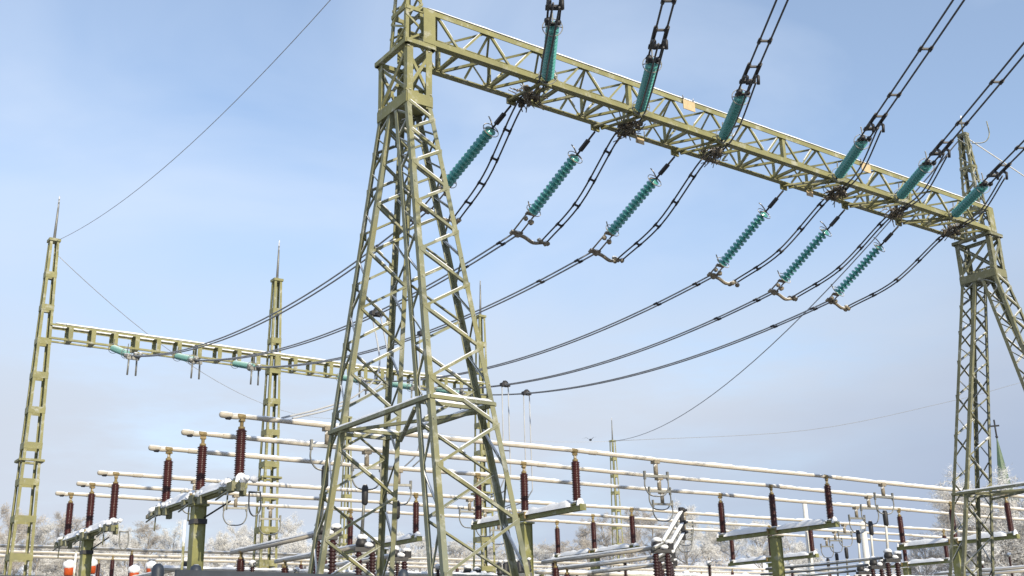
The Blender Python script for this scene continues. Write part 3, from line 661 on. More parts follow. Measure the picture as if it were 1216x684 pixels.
def support(row, k):
    xs = (SUPU, SUPL)[row][k]; ys = BY[:3] if row == 0 else BY[3:]; z = (HB if row == 0 else HB+0.17)-PB-0.02
    t = empty('busbar_support', (xs, ys[1], 0), 'olive T-support with three post insulators, %s, %s row' % (supat[(row, k)], 'near' if row == 0 else 'far'), 'support', 'T-shaped busbar supports')
    hw = 0.15
    mb = MB(); mb.box((0, 0, (z-0.30)/2), 2*hw, 0.26, z-0.30)
    for sx in (-1, 1): mb.box((sx*(hw+0.008), 0, (z-0.30)/2), 0.016, 0.34, z-0.30)
    mb.box((0, 0, z-0.34), 0.44, 0.46, 0.05); mb.box((0, 0, 0.03), 0.6, 0.6, 0.06)
    c = mb.build('column', M['olive_col'], t)
    ya, yb = ys[0]-ys[1]-0.28, ys[2]-ys[1]+0.28
    mb = MB(); mb.bar(V(0, ya, z-0.15), V(0, yb, z-0.15), 0.20, 0.18)
    for y in (ya, yb): mb.box((0, y, z-0.15), 0.24, 0.03, 0.20)
    for y in ys: mb.box((0, y-ys[1], z-0.035), 0.30, 0.30, 0.03)
    arm = mb.build('crossarm', M['olive_col'], t)
    mb = MB()
    for a, b in ((ya+0.05, ys[0]-ys[1]-0.16), (ys[0]-ys[1]+0.16, -0.2), (0.2, ys[2]-ys[1]-0.16), (ys[2]-ys[1]+0.16, yb-0.03)): snow_strip(mb, V(-0.02, a, z-0.10), V(-0.02, b, z-0.10), 0.31, 0.22, 3 if b-a < 0.5 else 9)
    mb.build('snow_cap', M['snow'], arm)
    mb = MB(); mb.box((0.0, -0.21, z-0.10), 0.40, 0.06, 0.22); mb.box((0.0, 0.21, z-0.10), 0.40, 0.06, 0.22); mb.build('clamp_plate', M['cap'], t)
    if k == 0:      # earthing switches and drive rails on the two leftmost arms
        for y in ys:
            yy = y-ys[1]
            es_ = MB(); es_.box((-0.19, yy-0.05, z-0.20), 0.16, 0.34, 0.24); es_.box((0.17, yy+0.12, z-0.26), 0.12, 0.2, 0.26); es_.box((-0.18, yy+0.62, z-0.2), 0.14, 0.2, 0.16); es_.box((-0.16, yy-0.55, z-0.27), 0.12, 0.26, 0.2)
            es_.tube([V(-0.2, yy, z-0.25), V(-0.24, yy+0.9, z-0.42)], 0.025, 6); es_.tube([V(-0.2, yy+0.2, z-0.3), V(-0.2, yy+0.22, z-0.75)], 0.022, 5)
            es = es_.build('earthing_switch', M['olive_dull_shade'], t)
            mb = MB()
            for q in range(13): mb.blob(V(random.uniform(-0.2, 0.1), yy-0.85+0.14*q, z-0.07+random.uniform(-.04, .04)), random.uniform(0.07, 0.125), 8, 5, 0.75, 0.25)
            mb.build('snow_clump', M['snow'], es)
        mb = MB(); mb.bar(V(-0.17, ya+0.1, z-0.17), V(-0.17, yb+0.3, z-0.17), 0.05, 0.06); mb.bar(V(0, yb+0.02, z-0.17), V(0, yb+1.25, z-0.20), 0.13, 0.12)
        br = mb.build('drive_rail', M['olive'], t)
        mb = MB()
        for q in range(3): mb.box((0, yb+0.35+0.36*q, z-0.185), 0.145, 0.16, 0.10)
        mb.build('orange_mark', M['plate'], br)
        mb = MB(); snow_strip(mb, V(0, yb+0.05, z-0.125), V(0, yb+1.22, z-0.155), 0.14, 0.08, 8); snow_strip(mb, V(-0.17, ya+0.15, z-0.14), V(-0.17, yb+0.2, z-0.14), 0.09, 0.06, 18); mb.build('snow_cap', M['snow'], br)
        mb = MB(); mb.tube(bez([V(0.22, ya+0.1, z-0.3), V(0.24, ya+0.1, z-0.75), V(0.36, ya+0.05, z-0.92), V(0.5, ya, z-0.75), V(0.48, ya, z-0.3)], 6), 0.022, 5); mb.tube([V(0.2, ya+0.05, z-0.33), V(0.5, ya, z-0.33)], 0.03, 5); mb.build('cable_loop', M['steel'], t)
        mb = MB(); mb.tube([V(-0.36, 0.0, 0), V(-0.36, 0.0, z-0.75)], 0.04, 6); mb.build('drive_rod', M['olive'], t)
        mb = MB(); mb.box((0, 0, z-0.78), 0.38, 0.40, 0.13); mb.tube([V(0.1, 0.1, z-0.72), V(0.3, -1.5, z-0.38)], 0.025, 5); mb.build('band', M['dark'], t)
    for j, y in enumerate(ys):
        b = j+(0 if row == 0 else 3)
        put_post(xs, y, z+0.0, 'brown post insulator under the %s busbar, T-support %s' % (busname[b], supat[(row, k)]))
for row in (0, 1):
    for k in range(5): support(row, k)

# ------------------------------------------------------------------ vertical-reach disconnectors under the buses
DROWS = [(0, 0, 13.5, 'left set', 1), (0, 1, 25.55, 'middle set', 2), (0, 2, 37.6, 'right set', 1), (1, 0, 14.2, 'far left set', 0), (1, 1, 26.0, 'far second set', 0), (1, 2, 38.35, 'far third set', 0), (1, 3, 50.2, 'far right set', 1), (0, 3, 49.65, 'rightmost set', -1)]
def cont_arm(x, y, label, HB):
    t = empty('hanging_contact', (x, y, HB-0.07), label, 'contact', 'contacts hanging under the busbars')
    mb = MB(); mb.box((0, 0, -0.03), 0.24, 0.20, 0.12); mb.tube([V(0, 0, -0.08), V(0, 0, -0.46)], 0.075, 8); mb.build('stem', M['frost'], t)
    mb = MB(); mb.bar(V(-0.42, 0.1, -0.50), V(0.42, -0.1, -0.50), 0.09, 0.08); mb.bar(V(-0.42, 0.1, -0.62), V(-0.42, 0.1, -0.34), 0.07, 0.07); mb.bar(V(0.42, -0.1, -0.62), V(0.42, -0.1, -0.34), 0.07, 0.07); mb.build('crossbar', M['steel'], t)
    mb = MB(); mb.tube(bez([V(-0.42, 0.1, -0.55), V(-0.43, 0.1, -0.85), V(-0.28, 0.07, -1.10), V(0, 0, -1.16), V(0.28, -0.07, -1.10), V(0.43, -0.1, -0.85), V(0.42, -0.1, -0.55)], 5), 0.026, 5); mb.build('catch_ring', M['steel'], t)
for row, si, xs0, setname, mode in DROWS:
    for i0 in range(3):
        i = i0+3*row; x, y = xs0+2.7*i0, BY[i]; setn = {si: setname}
        zb = 3.25+EYE
        if mode >= 0:
            cont_arm(x, y, 'hanging switch contact with a catch ring under the %s busbar, %s' % (busname[i], setn[si]), BZ[i])
            zb = 3.25+EYE
            t = empty('disconnector', (x, y, 0), 'dark disconnector on twin brown columns below the %s busbar, %s' % (busname[i], setn[si]), 'disconnector', 'vertical-reach disconnectors')
            mb = MB(); mb.box((0, 0, 1.55), 0.24, 0.24, 3.1); mb.box((0, 0, 3.13), 0.9, 0.5, 0.08); mb.box((0, 0, .03), 0.6, 0.6, 0.06); mb.build('stand', M['olive_col'], t)
            for sx, sy_ in ((-0.17, 0.08), (0.20, -0.08)):
                mb = MB(); prof = []
                for k in range(15):
                    z = 3.18+1.42*k/15; prof += [(0.075, z), (0.12, z+0.03), (0.115, z+0.05), (0.075, z+0.075)]
                prof.append((0.08, 4.62)); mb.lathe((sx, sy_, 0), Z, prof, 12); mb.build('insulator_column', M['black_red'], t)
            mb = MB(); mb.bar(V(-0.30, 0.1, 4.70), V(0.32, -0.1, 4.70), 0.22, 0.12); mb.lathe((-0.1, 0.05, 4.78), Z, [(0.16, 0), (0.18, 0.1), (0.12, 0.26), (0.05, 0.30)], 12); mb.box((0.3, -0.08, 4.85), 0.22, 0.2, 0.22)
            hd = mb.build('drive_head', M['dark'], t)
            mb = MB(); mb.blob((-0.1, 0.05, 5.05), 0.17, 9, 5, 0.6); mb.blob((0.28, -0.08, 4.99), 0.16, 9, 5, 0.5); mb.blob((0.05, -0.1, 4.82), 0.16, 8, 5, 0.5); mb.build('snow_cap', M['snow'], hd)
            if mode == 0: pass
            elif mode == 1:
                mb = MB(); mb.tube([V(-0.1, 0.05, 5.0), V(-0.03, 0.02, 6.62)], [0.055, 0.04], 8); ar = mb.build('reach_arm', M['white'] if si == 2 else M['steel'], t)
                mb = MB(); mb.lathe((-0.03, 0.02, 6.0), Z, [(0.05, 0), (0.095, 0.06), (0.10, 0.52), (0.06, 0.62)], 12); mb.build('contact_head', M['dark'], ar)
            else:
                e = V(1.75, 0.75, 6.10); s0 = V(0.1, 0.0, 4.95); mb = MB(); mb.tube([s0, s0.lerp(e, 0.5), e], [0.085, 0.07, 0.055], 8); mb.tube([V(-0.5, -0.2, 4.75), s0], 0.07, 6); ar = mb.build('open_arm', M['steel'], t)
                mb = MB(); snow_strip(mb, s0+Z*0.05, e+Z*0.04, 0.13, 0.09, 8); mb.build('snow_cap', M['snow'], ar)
                mb = MB(); mb.bar(e-Z*0.24, e+Z*0.18, 0.10, 0.15, (1, 0, 0)); mb.blob(e+V(0.1, 0, 0.1), 0.09); mb.tube([e, e+V(0.35, 0.1, 0.12)], 0.05, 6); mb.build('contact_head', M['dark'], ar)
        # horizontal connection tube running back from the drive head
        zt_ = 3.12+EYE
        q = empty('connection_tube', (x, y+0.4, zt_), 'snowy connection tube running back under the %s busbar, %s' % (busname[i], setn[si]), 'busbar', 'low connection tubes')
        mb = MB(); mb.tube([V(0, 0, 0), V(0, 3.0, -0.03), V(0, 6.0, 0)], 0.06 if si != 2 else 0.045, 10); mb.build('tube', M['tube'] if si != 2 else M['steel'], q)
        mb = MB(); snow_strip(mb, V(0, 0, 0.045), V(0, 6, 0.045), 0.10, 0.06 if si != 2 else 0.03, 16); mb.build('snow_cap', M['snow'], q)
        pi = dup(post0, None, (x, y+5.6, zt_-PB+0.06), 'brown post insulator holding the low connection tube of the %s busbar, %s' % (busname[i], setn[si]), 'post insulators under the low tubes')
        st = empty('insulator_stand', (x, y+5.6, 0), 'short olive stand under the low tube of the %s busbar, %s' % (busname[i], setn[si]), 'stand', 'stands under the low tubes')
        mb = MB(); mb.box((0, 0, (zt_-PB)/2), 0.2, 0.2, zt_-PB-0.02); mb.build('post', M['olive_col'], st); mb = MB(); mb.box((0, 0, zt_-PB+0.015), 0.36, 0.36, 0.03); mb.build('top_plate', M['steel'], st)

# ------------------------------------------------------------------ droppers from the conductors to the buses
def near_pt(i, y): return min(cond_pts[i], key=lambda p: abs(p.y-y))
for i, y, bx, b, lab in ((1, 30.2, 12.3, 0, 'long twin dropper curving down to the left end of the nearest busbar'),
                         (2, 31.9, 19.3, 2, 'pale twin dropper hanging between the two legs of the near tower'), (4, 37.4, 26.9, 3, 'pale twin dropper right of the near tower, left one of the pair'), (5, 39.9, 29.75, 4, 'pale twin dropper right of the near tower, right one of the pair')):
    p = near_pt(i, y); e = V(bx, BY[b], BZ[b]+0.08)
    if i == 1: P = bez([p, V(16.5, 29.6, 10.2), V(15.23, 28.6, 9.0), V(13.7, 27.8, 8.28), e], 8)
    else: P = [p, V(p.x, p.y, 10.6), V(p.x+0.02, p.y, 8.6)]+bez([V(p.x+0.02, p.y+0.02, 8.5), V(p.x, lerp(p.y, e.y, 0.3), 8.1), e], 6)
    t = twin('dropper', P, 0.28, 0.028, lab, 'conductor', 'droppers to the busbars', [0.5], M['wire_pale'] if i else M['wire'], sp_r=0.03, side=(1, -0.3, 0))
    mb = MB(); mb.box((0, 0, 0), 0.42, 0.2, 0.14); mb.blob((0, 0, 0.05), 0.14); mb.build('clamp', M['dark'], t)

# ------------------------------------------------------------------ shield wires and masts behind
def mast(x, y, label):
    t = empty('lightning_mast', (x, y, 0), label, 'mast', 'lattice masts behind the yard')
    batten_column(x, y, t, V(x, y, 0), ztop=CZ, ledge=9.6)
mast(39.3, 76.0, 'slim olive lattice mast far behind, seen through the left leg of the near tower')
mast(64.3, 74.0, 'slim pale lattice mast with a pointed rod standing far behind the busbars, right of centre')
def wire(pts, r, label, m_, group='thin shield wires'):
    o = Vector(pts[0]); mb = MB(); mb.tube([Vector(p)-o for p in pts], r, 5); tag(mb.build('shield_wire', m_, None, o), label, 'wire', group)
Ltop = V(10.6, FY+0.3, CZ); Mtop = V(11.14, 19.08, 18.25); RM = V(11.14+DX, 19.08, 18.25); FM = V(64.3, 74, CZ); FM1 = V(39.3, 76, CZ)
wire(sag(Ltop, Mtop, 1.15), 0.012, 'thin shield wire rising from the left gantry column to the top of the picture', M['wire_pale'])
wire(sag(Ltop-Z*0.5, FM1, 2.2), 0.016, 'thin pale shield wire running from the left gantry column down towards the mast behind', M['wire_pale'])
wire(sag(RM, FM, 2.4), 0.026, 'shield wire from the right tower mast sagging left to the mast behind', M['wire_grey'])
wire(sag(FM, FM1, 0.7), 0.014, 'thin pale shield wire between the two masts far behind', M['wire_pale'])
wire(bez([FM, V(80.68, 66, 20.27), V(91.34, 58, 22.55), V(95.4, 54, 23.78), V(103.98, 48, 26.5), V(125, 33, 35)], 6), 0.022, 'faint shield wire running right from the mast behind', M['wire_grey'])
wire([RM, V(36.68, 19, 17.5), V(42.8, 19, 15.7), V(52, 19, 12.5), V(88, 19, 0.0)], 0.022, 'white frosted shield wire running down right from the right tower mast', M['white'])

# ------------------------------------------------------------------ second busbar row farther back
for k, y in enumerate((64.5, 68.0, 70.8)):
    t = empty('distant_busbar', (4, y, HB), 'thin distant busbar tube low behind the yard, %s of three' % ['nearest', 'middle', 'farthest'][k], 'busbar', 'distant busbars')
    mb = MB(); mb.tube([V(i*6, 0, -0.05*(i % 2)) for i in range(14)], 0.085, 8); mb.build('tube', M['tube'], t)
for k, x in enumerate((8, 20, 32, 44, 56, 68, 80)):
    t = empty('distant_support', (x, 67.8, 0), 'distant olive support of the rear busbars, %s from the left' % (ORD+['seventh'])[k], 'support', 'distant busbar supports')
    mb = MB(); mb.box((0, 0, 2.95), 0.28, 0.28, 5.9); mb.build('column', M['olive_col'], t)
    mb = MB(); mb.bar(V(0, -3.6, 5.97), V(0, 3.4, 5.97), 0.24, 0.2); mb.build('crossarm', M['olive_col'], t)
    for yy in (64.5, 68.0, 70.8): dup(post0, None, (x, yy, HB-PB), 'small brown insulator on the %s distant support, under the %s rear busbar' % ((ORD+['seventh'])[k], {64.5: 'nearest', 68.0: 'middle', 70.8: 'farthest'}[yy]), 'distant post insulators')

t = empty('bushing_rack', (18.2, 25.2, 0), 'low rack of small dark snow-capped bushings between the legs of the near tower', 'rack')
mb = MB(); mb.bar(V(-0.9, -0.5, 3.55), V(1.0, 0.7, 3.75), 0.12, 0.12); mb.bar(V(-0.7, -0.4, 0), V(-0.7, -0.4, 3.5), 0.12, 0.12, (1, 0, 0)); mb.bar(V(0.8, 0.6, 0), V(0.8, 0.6, 3.65), 0.12, 0.12, (1, 0, 0)); mb.build('frame', M['steel'], t)
for q in range(7):
    u = q/6; c = V(lerp(-0.85, 0.95, u), lerp(-0.47, 0.67, u), lerp(3.62, 3.82, u))
    mb = MB(); mb.lathe(c, Z+V(random.uniform(-.15, .15), 0.1, 0), [(0.06, 0), (0.085, 0.06), (0.06, 0.1), (0.085, 0.16), (0.06, 0.2), (0.08, 0.26), (0.03, 0.34)], 10); b_ = mb.build('bushing', M['dark'], t)
    mb = MB(); mb.blob(c+Z*0.36, 0.06, 8, 5, 0.7); mb.build('snow_cap', M['snow'], b_)
# ------------------------------------------------------------------ orange-headed instrument transformers
olab = ['leftmost, left of the olive post at far left', 'right of the olive post at far left', 'left one of a pair beside the big left T-support', 'right one of a pair beside the big left T-support', 'right of the big left T-support',
        'behind the left leg of the near tower', 'second behind the left leg of the near tower', 'between the two legs of the near tower', 'below the busbars right of the near tower', 'at the foot of the right-hand T-support']
ct0 = None
for k, (x, z) in enumerate(((14.23, 4.47), (15.21, 4.57), (17.24, 4.31), (18.04, 4.52), (21.0, 4.27), (27.6, 4.23), (28.98, 4.25), (31.9, 4.31), (46.8, 4.59), (59.2, 4.76))):
    lab = 'orange transformer head with snow cap, %s' % olab[k]; top = z+EYE+0.15
    if ct0 is None:
        ct0 = empty('instrument_transformer', (x, 55, top-6.4), lab, 'transformer', 'orange-headed instrument transformers')
        mb = MB(); mb.lathe((0, 0, 0), Z, [(0.17, 5.62), (0.22, 5.66), (0.225, 6.05), (0.2, 6.12), (0.05, 6.14)], 14); hd = mb.build('head', M['orange'], ct0)
        mb = MB(); mb.blob((0, 0, 6.10), 0.29, 10, 6, 0.8, 0.10); mb.build('snow_cap', M['snow'], hd)
        mb = MB(); prof = []
        for q in range(18):
            zz = 3.6+1.95*q/18; prof += [(0.12, zz), (0.18, zz+0.04), (0.17, zz+0.06), (0.12, zz+0.09)]
        mb.lathe((0, 0, 0), Z, prof, 12); mb.build('insulator_column', M['porcelain'], ct0)
        mb = MB(); mb.box((0, 0, 1.7), 0.3, 0.3, 3.4); mb.box((0, 0, 3.5), 0.55, 0.55, 0.2); mb.build('stand', M['white'], ct0)
    else: dup(ct0, None, (x, 55, top-6.4), lab)

# ------------------------------------------------------------------ slim arresters and low pipes between the two busbar rows
def at_y(px, py, y):
    d = FW*FPX+RT*(px-608)-UPV*(py-342); return V(0, 0, EYE)+d*(y/d.y)
ar0 = None
NTH = ['first', 'second', 'third', 'fourth', 'fifth', 'sixth', 'seventh', 'eighth', 'ninth', 'tenth', 'eleventh', 'twelfth', 'thirteenth']
for k, (px, py) in enumerate(((300, 668), (352, 676), (437, 658), (472, 664), (520, 672), (618, 672), (657, 664), (742, 664), (842, 668), (940, 672), (1136, 662), (1166, 668), (1198, 658))):
    p = at_y(px, py, 36.0); lab = 'slim brown surge arrester, %s from left in the low row between the busbars' % NTH[k]
    if ar0 is None:
        ar0 = empty('surge_arrester', (p.x, 36.0, p.z-5.0), lab, 'arrester', 'slim arresters between the busbars')
        mb = MB(); prof = []
        for q in range(20):
            z = 3.5+1.35*q/20; prof += [(0.05, z), (0.095, z+0.02), (0.09, z+0.035), (0.05, z+0.055)]
        prof.append((0.05, 4.86)); mb.lathe((0, 0, 0), Z, prof, 10); mb.build('insulator_column', M['black_red'], ar0)
        mb = MB(); mb.lathe((0, 0, 0), Z, [(0.09, 4.85), (0.10, 4.9), (0.07, 4.96)], 10); mb.bar(V(0, -0.35, 4.97), V(0, 0.35, 4.97), 0.05, 0.05); hd = mb.build('terminal', M['steel'], ar0)
        mb = MB(); mb.blob((0, 0, 5.0), 0.12, 9, 5, 0.7); mb.build('snow_cap', M['snow'], hd)
        mb = MB(); mb.box((0, 0, 1.0), 0.16, 0.16, 5.0); mb.box((0, 0, 3.49), 0.26, 0.26, 0.05); mb.build('stand', M['olive_col'], ar0)
    else: dup(ar0, None, (p.x, 36.0, p.z-5.0), lab, None, random.uniform(0, 3))
for k, (xa, xb, yy, z, lab) in enumerate(((12.2, 26.0, 37.2, 4.55, 'low snowy pipe along the yard floor level behind the left T-supports'), (28.0, 46.0, 37.4, 4.75, 'low snowy pipe between the busbar rows, in the middle of the yard'), (47.5, 62.0, 36.8, 4.9, 'low snowy pipe between the busbar rows, at the right'))):
    t = empty('low_pipe', (xa, yy, z), lab, 'pipe', 'low snowy pipes')
    mb = MB(); mb.tube([V(0, 0, 0), V((xb-xa)/2, 0, -0.04), V(xb-xa, 0, 0)], 0.06, 8); mb.build('tube', M['tube'], t)
    mb = MB(); snow_strip(mb, V(0.05, 0, 0.04), V(xb-xa-0.05, 0, 0.04), 0.12, 0.08, 60); mb.build('snow_ridge', M['snow'], t)
    for x in (0.3, (xb-xa)/2, xb-xa-0.3):
        mb = MB(); mb.box((x, 0, -z/2-0.02), 0.14, 0.14, z-0.1); mb.build('leg', M['olive_col'], t)
# ------------------------------------------------------------------ grey steel fence in the foreground
t = empty('steel_fence', (3.36, 10, 0), 'blue-grey steel fence section with rounded posts at the bottom left edge', 'fence')
for x in (0.0, 0.345, 2.5):
    mb = MB(); mb.lathe((x, 0.06, 0), Z, [(0.055, 0), (0.055, 2.46), (0.045, 2.50), (0.02, 2.52)], 12); mb.build('post', M['grey_paint'], t)
mb = MB(); mb.bar(V(0.14, 0, 2.42), V(2.55, 0, 2.40), 0.05, 0.09); mb.bar(V(0.14, 0, 1.2), V(2.55, 0, 1.2), 0.04, 0.06); mb.bar(V(-2.2, 0.02, 2.36), V(-0.02, 0.02, 2.37), 0.05, 0.06); mb.build('rail', M['grey_paint'], t)
mb = MB()
for k in range(24): mb.box((0.2+k*0.1, -0.045, 1.2), 0.025, 0.025, 2.4)
mb.build('bars', M['grey_paint'], t)

# ------------------------------------------------------------------ white poles, bird, church
for x, y, r0, zt_, lab in ((0.769*62, 0.639*62, 0.17, 0.116*62+EYE, 'white tapered pole right of centre behind the T-support'), (0.797*66, 0.603*66, 0.22, 0.097*66+EYE, 'thick white pole among the right-hand disconnectors')):
    t = empty('white_pole', (x, y, 0), lab, 'pole', 'white poles in the yard')
    mb = MB(); mb.lathe((0, 0, 0), Z, [(r0+0.04, 0), (r0, 2), (r0*0.72, zt_), (0.03, zt_+0.05)], 12); mb.build('shaft', M['white'], t); mb = MB(); mb.lathe((0, 0, 0), Z, [(r0+0.2, 0.0), (r0+0.2, 0.12), (r0+0.05, 0.14)], 12); mb.build('base', M['steel'], t)
bd = 60; bpos = V(0.641*bd, 0.768*bd, 0.180*bd+EYE)
mb = MB(); mb.tube([V(-.16, 0, -.02), V(-.05, 0, 0), V(.07, 0, .02), V(.15, 0, .05), V(.20, 0, .05)], [.012, .055, .065, .04, .008], 8); mb.tri(V(-.14, -.02, 0), V(-.30, -.06, -.04), V(-.28, .06, -.04))
bdy = mb.build('bird', M['bird'], None, bpos, 0.6); tag(bdy, 'small dark bird flying above the busbars right of the near tower', 'bird')
for sg in (-1, 1):
    mb = MB(); P = [V(.06, sg*.03, .02), V(-.06, sg*.03, .02), V(-.05, sg*.22, .14), V(.05, sg*.20, .15), V(-.10, sg*.42, .10)]
    mb.v += P; mb.f += [(0, 1, 2, 3), (3, 2, 4)]; mb.mi += [0, 0]; mb.sm += [False, False]; mb.build('wing', M['bird'], bdy)
cx, cyy = 1.694*165, 165; tipz = 0.342*165+EYE; s0z = 0.312*165+EYE; bz = ground_z(cx, cyy)
ch = empty('church', (cx, cyy, bz), 'distant church with a green copper spire and cross behind the right tower', 'church', rotz=-1.03)
mb = MB(); bw = 2.3; sb = s0z-bz-17
mb.box((0, 0, sb/2), 2*bw, 2*bw, sb); mb.build('tower_walls', M['brick'], ch)
mb = MB(); k0 = 8
mb.lathe((0, 0, sb), Z, [(bw*1.35, 0), (bw*1.0, 1.4), (bw*0.62, 6), (0.12, 17.0)], 8, smooth=False); spz = mb.build('spire', M['copper'], ch)
mb = MB(); H = tipz-s0z; mb.tube([V(0, 0, sb+16.9), V(0, 0, sb+17+H)], 0.22, 6); mb.bar(V(-1.1, 0, sb+17+H*0.66), V(1.1, 0, sb+17+H*0.66), 0.4, 0.4); mb.blob((0, 0, sb+17.3), 0.35); mb.build('cross', M['dark'], spz)
mb = MB(); mb.box((0, 12.5, 5), 10, 18, 10); mb.build('nave_walls', M['brick'], ch)
mb = MB(); mb.v += [V(-5.5, 3.2, 10), V(5.5, 3.2, 10), V(0, 3.2, 16), V(-5.5, 22, 10), V(5.5, 22, 10), V(0, 22, 16)]; mb.f += [(0, 1, 2), (5, 4, 3), (0, 2, 5, 3), (1, 4, 5, 2), (0, 3, 4, 1)]; mb.mi += [0]*5; mb.sm += [False]*5; mb.build('roof', M['snow'], ch)

# ------------------------------------------------------------------ frosted trees
def tree_meshes(seed, H, spread, matk, twigs=2400, tall=False):
    rng = random.Random(seed); tr = MB(); tips = []
    def grow(p, d, ln, r, lvl):
        pts = [p]; q = p; dd = d.normalized(); n = 4
        for i in range(n):
            dd = (dd+V(rng.uniform(-.16, .16), rng.uniform(-.16, .16), rng.uniform(-.04, .14))).normalized(); q = q+dd*(ln/n); pts.append(q)
        tr.tube(pts, [r*(1-0.7*i/n) for i in range(n+1)], 5 if lvl < 2 else 3, caps=False)
        if lvl >= 3:
            tips.extend(pts[1:]); return
        if lvl == 2: tips.extend(pts[2:])
        nb = (13 if tall else 12) if lvl == 0 else (5 if lvl == 1 else 4)
        for b in range(nb):
            u = (0.12 if lvl == 0 else 0.2)+(0.86 if lvl == 0 else 0.78)*(b+rng.random()*0.7)/nb; u = min(u, 0.99); k = int(u*n); pt = pts[k].lerp(pts[min(k+1, n)], u*n-k)
            a = rng.uniform(0, 2*math.pi); out = V(math.cos(a), math.sin(a), 0)
            ax = dd; nd = (out-ax*out.dot(ax))*spread+ax*rng.uniform(0.35, 0.9)+Z*0.12
            grow(pt, nd, ln*rng.uniform(0.42, 0.62)*(1.15-0.45*u), r*0.5*(1.1-0.6*u), lvl+1)
    grow(V(0, 0, -0.3), V(rng.uniform(-.05, .05), rng.uniform(-.05, .05), 1), H*0.80, H*0.020+0.03, 0)
    cr_ = MB()
    for k in range(twigs):
        p = rng.choice(tips)+V(rng.gauss(0, .16), rng.gauss(0, .16), rng.gauss(0, .14))
        d = V(rng.gauss(0, 1), rng.gauss(0, 1), rng.gauss(0.35, .7)).normalized()*rng.uniform(0.16, 0.42); wv = d.cross(V(rng.gauss(0, 1), rng.gauss(0, 1), rng.gauss(0, 1))).normalized()*rng.uniform(0.010, 0.028)
        cr_.tri(p-wv, p+wv, p+d)
        e = p+d*0.4; d2 = (d+V(rng.gauss(0, .3), rng.gauss(0, .3), rng.gauss(0, .3)))*0.6; cr_.tri(e-wv*.7, e+wv*.7, e+d2)
    root = empty('frosted_tree', (0, 0, 0), 'x', 'tree', 'frosted trees on the hill')
    t_ = tr.build('trunk', M['bark'], root); cr_.build('crown', M[matk], root); return root, H
protos = [tree_meshes(1, 8, 1.0, 'hoar', 9000), tree_meshes(2, 7, 1.2, 'hoar_white', 9000), tree_meshes(3, 9, 0.85, 'hoar_dark', 6500, True), tree_meshes(4, 8, 1.1, 'hoar_white', 8500), tree_meshes(5, 9, 1.0, 'hoar_dark', 7000)]
pused = [False]*5
def ray(px, py):
    return FW*FPX+RT*(px-608)-UPV*(py-342)
def put_tree(px, top, dist, v, label):
    d = ray(px, top); h = math.hypot(d.x, d.y); x, y = d.x/h*dist, d.y/h*dist; zt_ = d.z/h*dist+EYE; zg = ground_z(x, y)
    s_ = max(0.25, (zt_-zg)/(protos[v][1]*1.02)); root = protos[v][0]
    if not pused[v]: pused[v] = True; o = root; o['label'] = label
    else: o = dup(root, None, None, label)
    o.location = (x, y, zg); ws = max(s_*0.85, 0.6); o.scale = (ws*random.uniform(0.8, 1.25), ws*random.uniform(0.8, 1.25), s_); o.rotation_euler = (0, 0, random.uniform(0, 6.28))
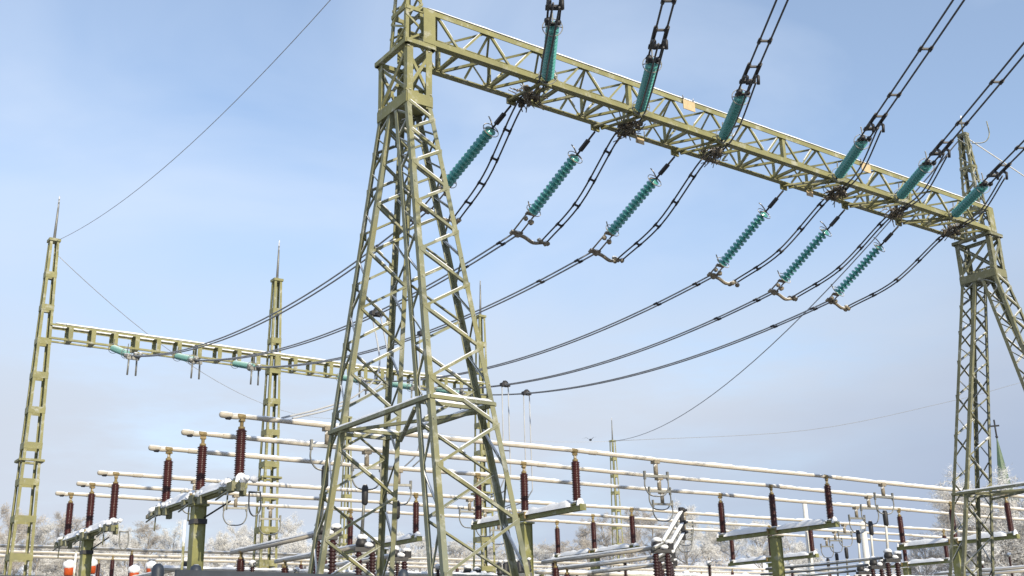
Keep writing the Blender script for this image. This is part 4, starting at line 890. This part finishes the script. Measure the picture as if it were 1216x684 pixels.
T = [(4, 594, 104, 4, 'tall grey frosted tree at the left picture edge'), (-14, 606, 100, 0, 'frosted tree cut off by the left picture edge'), (24, 606, 112, 2, 'dark thinly frosted tree just left of the far left gantry column'),
     (50, 618, 108, 0, 'frosted tree right beside the far left gantry column'), (72, 604, 110, 4, 'grey frosted tree behind the leftmost post insulator'), (98, 622, 106, 0, 'frosted tree behind the second post insulator from the left'),
     (128, 620, 114, 3, 'pale frosted tree behind the third post insulator from the left'), (152, 616, 106, 0, 'frosted tree left of the big left T-support arm'), (178, 617, 116, 2, 'thin dark frosted tree under the big left crossarm'),
     (205, 622, 108, 3, 'pale frosted tree just left of the big left T-support column'), (262, 628, 112, 1, 'white frosted tree right of the big left T-support column'), (282, 620, 118, 3, 'white frosted tree between the left T-support and the middle gantry column, taller'),
     (304, 622, 110, 1, 'broad white frosted tree left of the middle gantry column'), (345, 612, 112, 3, 'white frosted tree right of the middle gantry column, tallest there'), (362, 626, 106, 1, 'white frosted tree touching the left leg of the near tower'),
     (400, 630, 116, 1, 'frosted tree inside the left leg of the near tower, left part'), (425, 636, 108, 0, 'frosted tree inside the left leg of the near tower, middle'), (470, 628, 114, 1, 'frosted tree between the legs of the near tower, left'), (500, 634, 110, 3, 'frosted tree between the legs of the near tower, right'),
     (545, 640, 116, 1, 'frosted tree seen inside the right leg of the near tower, left'), (585, 646, 110, 0, 'frosted tree seen inside the right leg of the near tower, right'), (644, 646, 112, 1, 'small pale frosted tree just right of the near tower'),
     (672, 640, 110, 4, 'greyish frosted tree right of the near tower, second'), (698, 622, 112, 2, 'dark tall frosted tree left of the distant mast'), (722, 606, 116, 4, 'tall dark frosted tree behind the distant mast'), (745, 602, 110, 2, 'tall dark frosted tree just right of the distant mast'),
     (768, 604, 118, 4, 'dark frosted tree below the middle hanging contacts'), (812, 597, 112, 3, 'tall white frosted tree above the open disconnector arms'), (790, 615, 120, 0, 'frosted tree behind the open disconnector arms'), (840, 622, 114, 1, 'white frosted tree right of the open disconnector arms'),
     (868, 616, 118, 3, 'white frosted tree left of the right-hand T-support'), (900, 614, 112, 1, 'white frosted tree just behind the right-hand T-support column'), (932, 632, 110, 3, 'white frosted tree right of the right-hand T-support column'), (955, 640, 118, 1, 'low white frosted tree beside the thin white pole'),
     (1092, 632, 102, 2, 'thin frosted sapling left of the right tower'), (1124, 568, 100, 3, 'tall white frosted tree behind the right tower, left'), (1142, 580, 96, 4, 'grey frosted tree behind the right tower, middle'), (1166, 562, 102, 3, 'tall white frosted tree behind the right tower, right'),
     (1184, 580, 94, 0, 'frosted tree right of the right tower below the church'), (1206, 572, 98, 3, 'white frosted tree in front of the church spire'), (1222, 574, 94, 0, 'frosted tree cut off by the right picture edge')]
for a in T: put_tree(*a)
# brushwood on the slope: too dense to count
bm_ = MB(); rng = random.Random(11)
for k in range(5200):
    azd = rng.uniform(4, 68); az = math.radians(azd); d = rng.uniform(86, 128)
    if 46.5 < azd < 53.5 and d > 92: continue
    right = azd > 56
    if not right and rng.random() < 0.12*max(0, azd-20)/10: continue
    x, y = d*math.sin(az), d*math.cos(az); z = ground_z(x, y); h = rng.uniform(0.7, 2.6)*(1.4 if right else 1.0)
    for j in range(22):
        p = V(x+rng.gauss(0, .55), y+rng.gauss(0, .55), z+rng.uniform(0, h*0.85)); dd = V(rng.gauss(0, .6), rng.gauss(0, .6), rng.uniform(.1, 1)).normalized()*rng.uniform(.2, .6)
        wv = dd.cross(V(rng.gauss(0, 1), rng.gauss(0, 1), 0)).normalized()*rng.uniform(.012, .045); bm_.tri(p-wv, p+wv, p+dd)
tag(bm_.build('brushwood', M['brush']), 'mass of frosted leafless brushwood covering the snowy slope behind the yard', 'brushwood', kind='stuff')
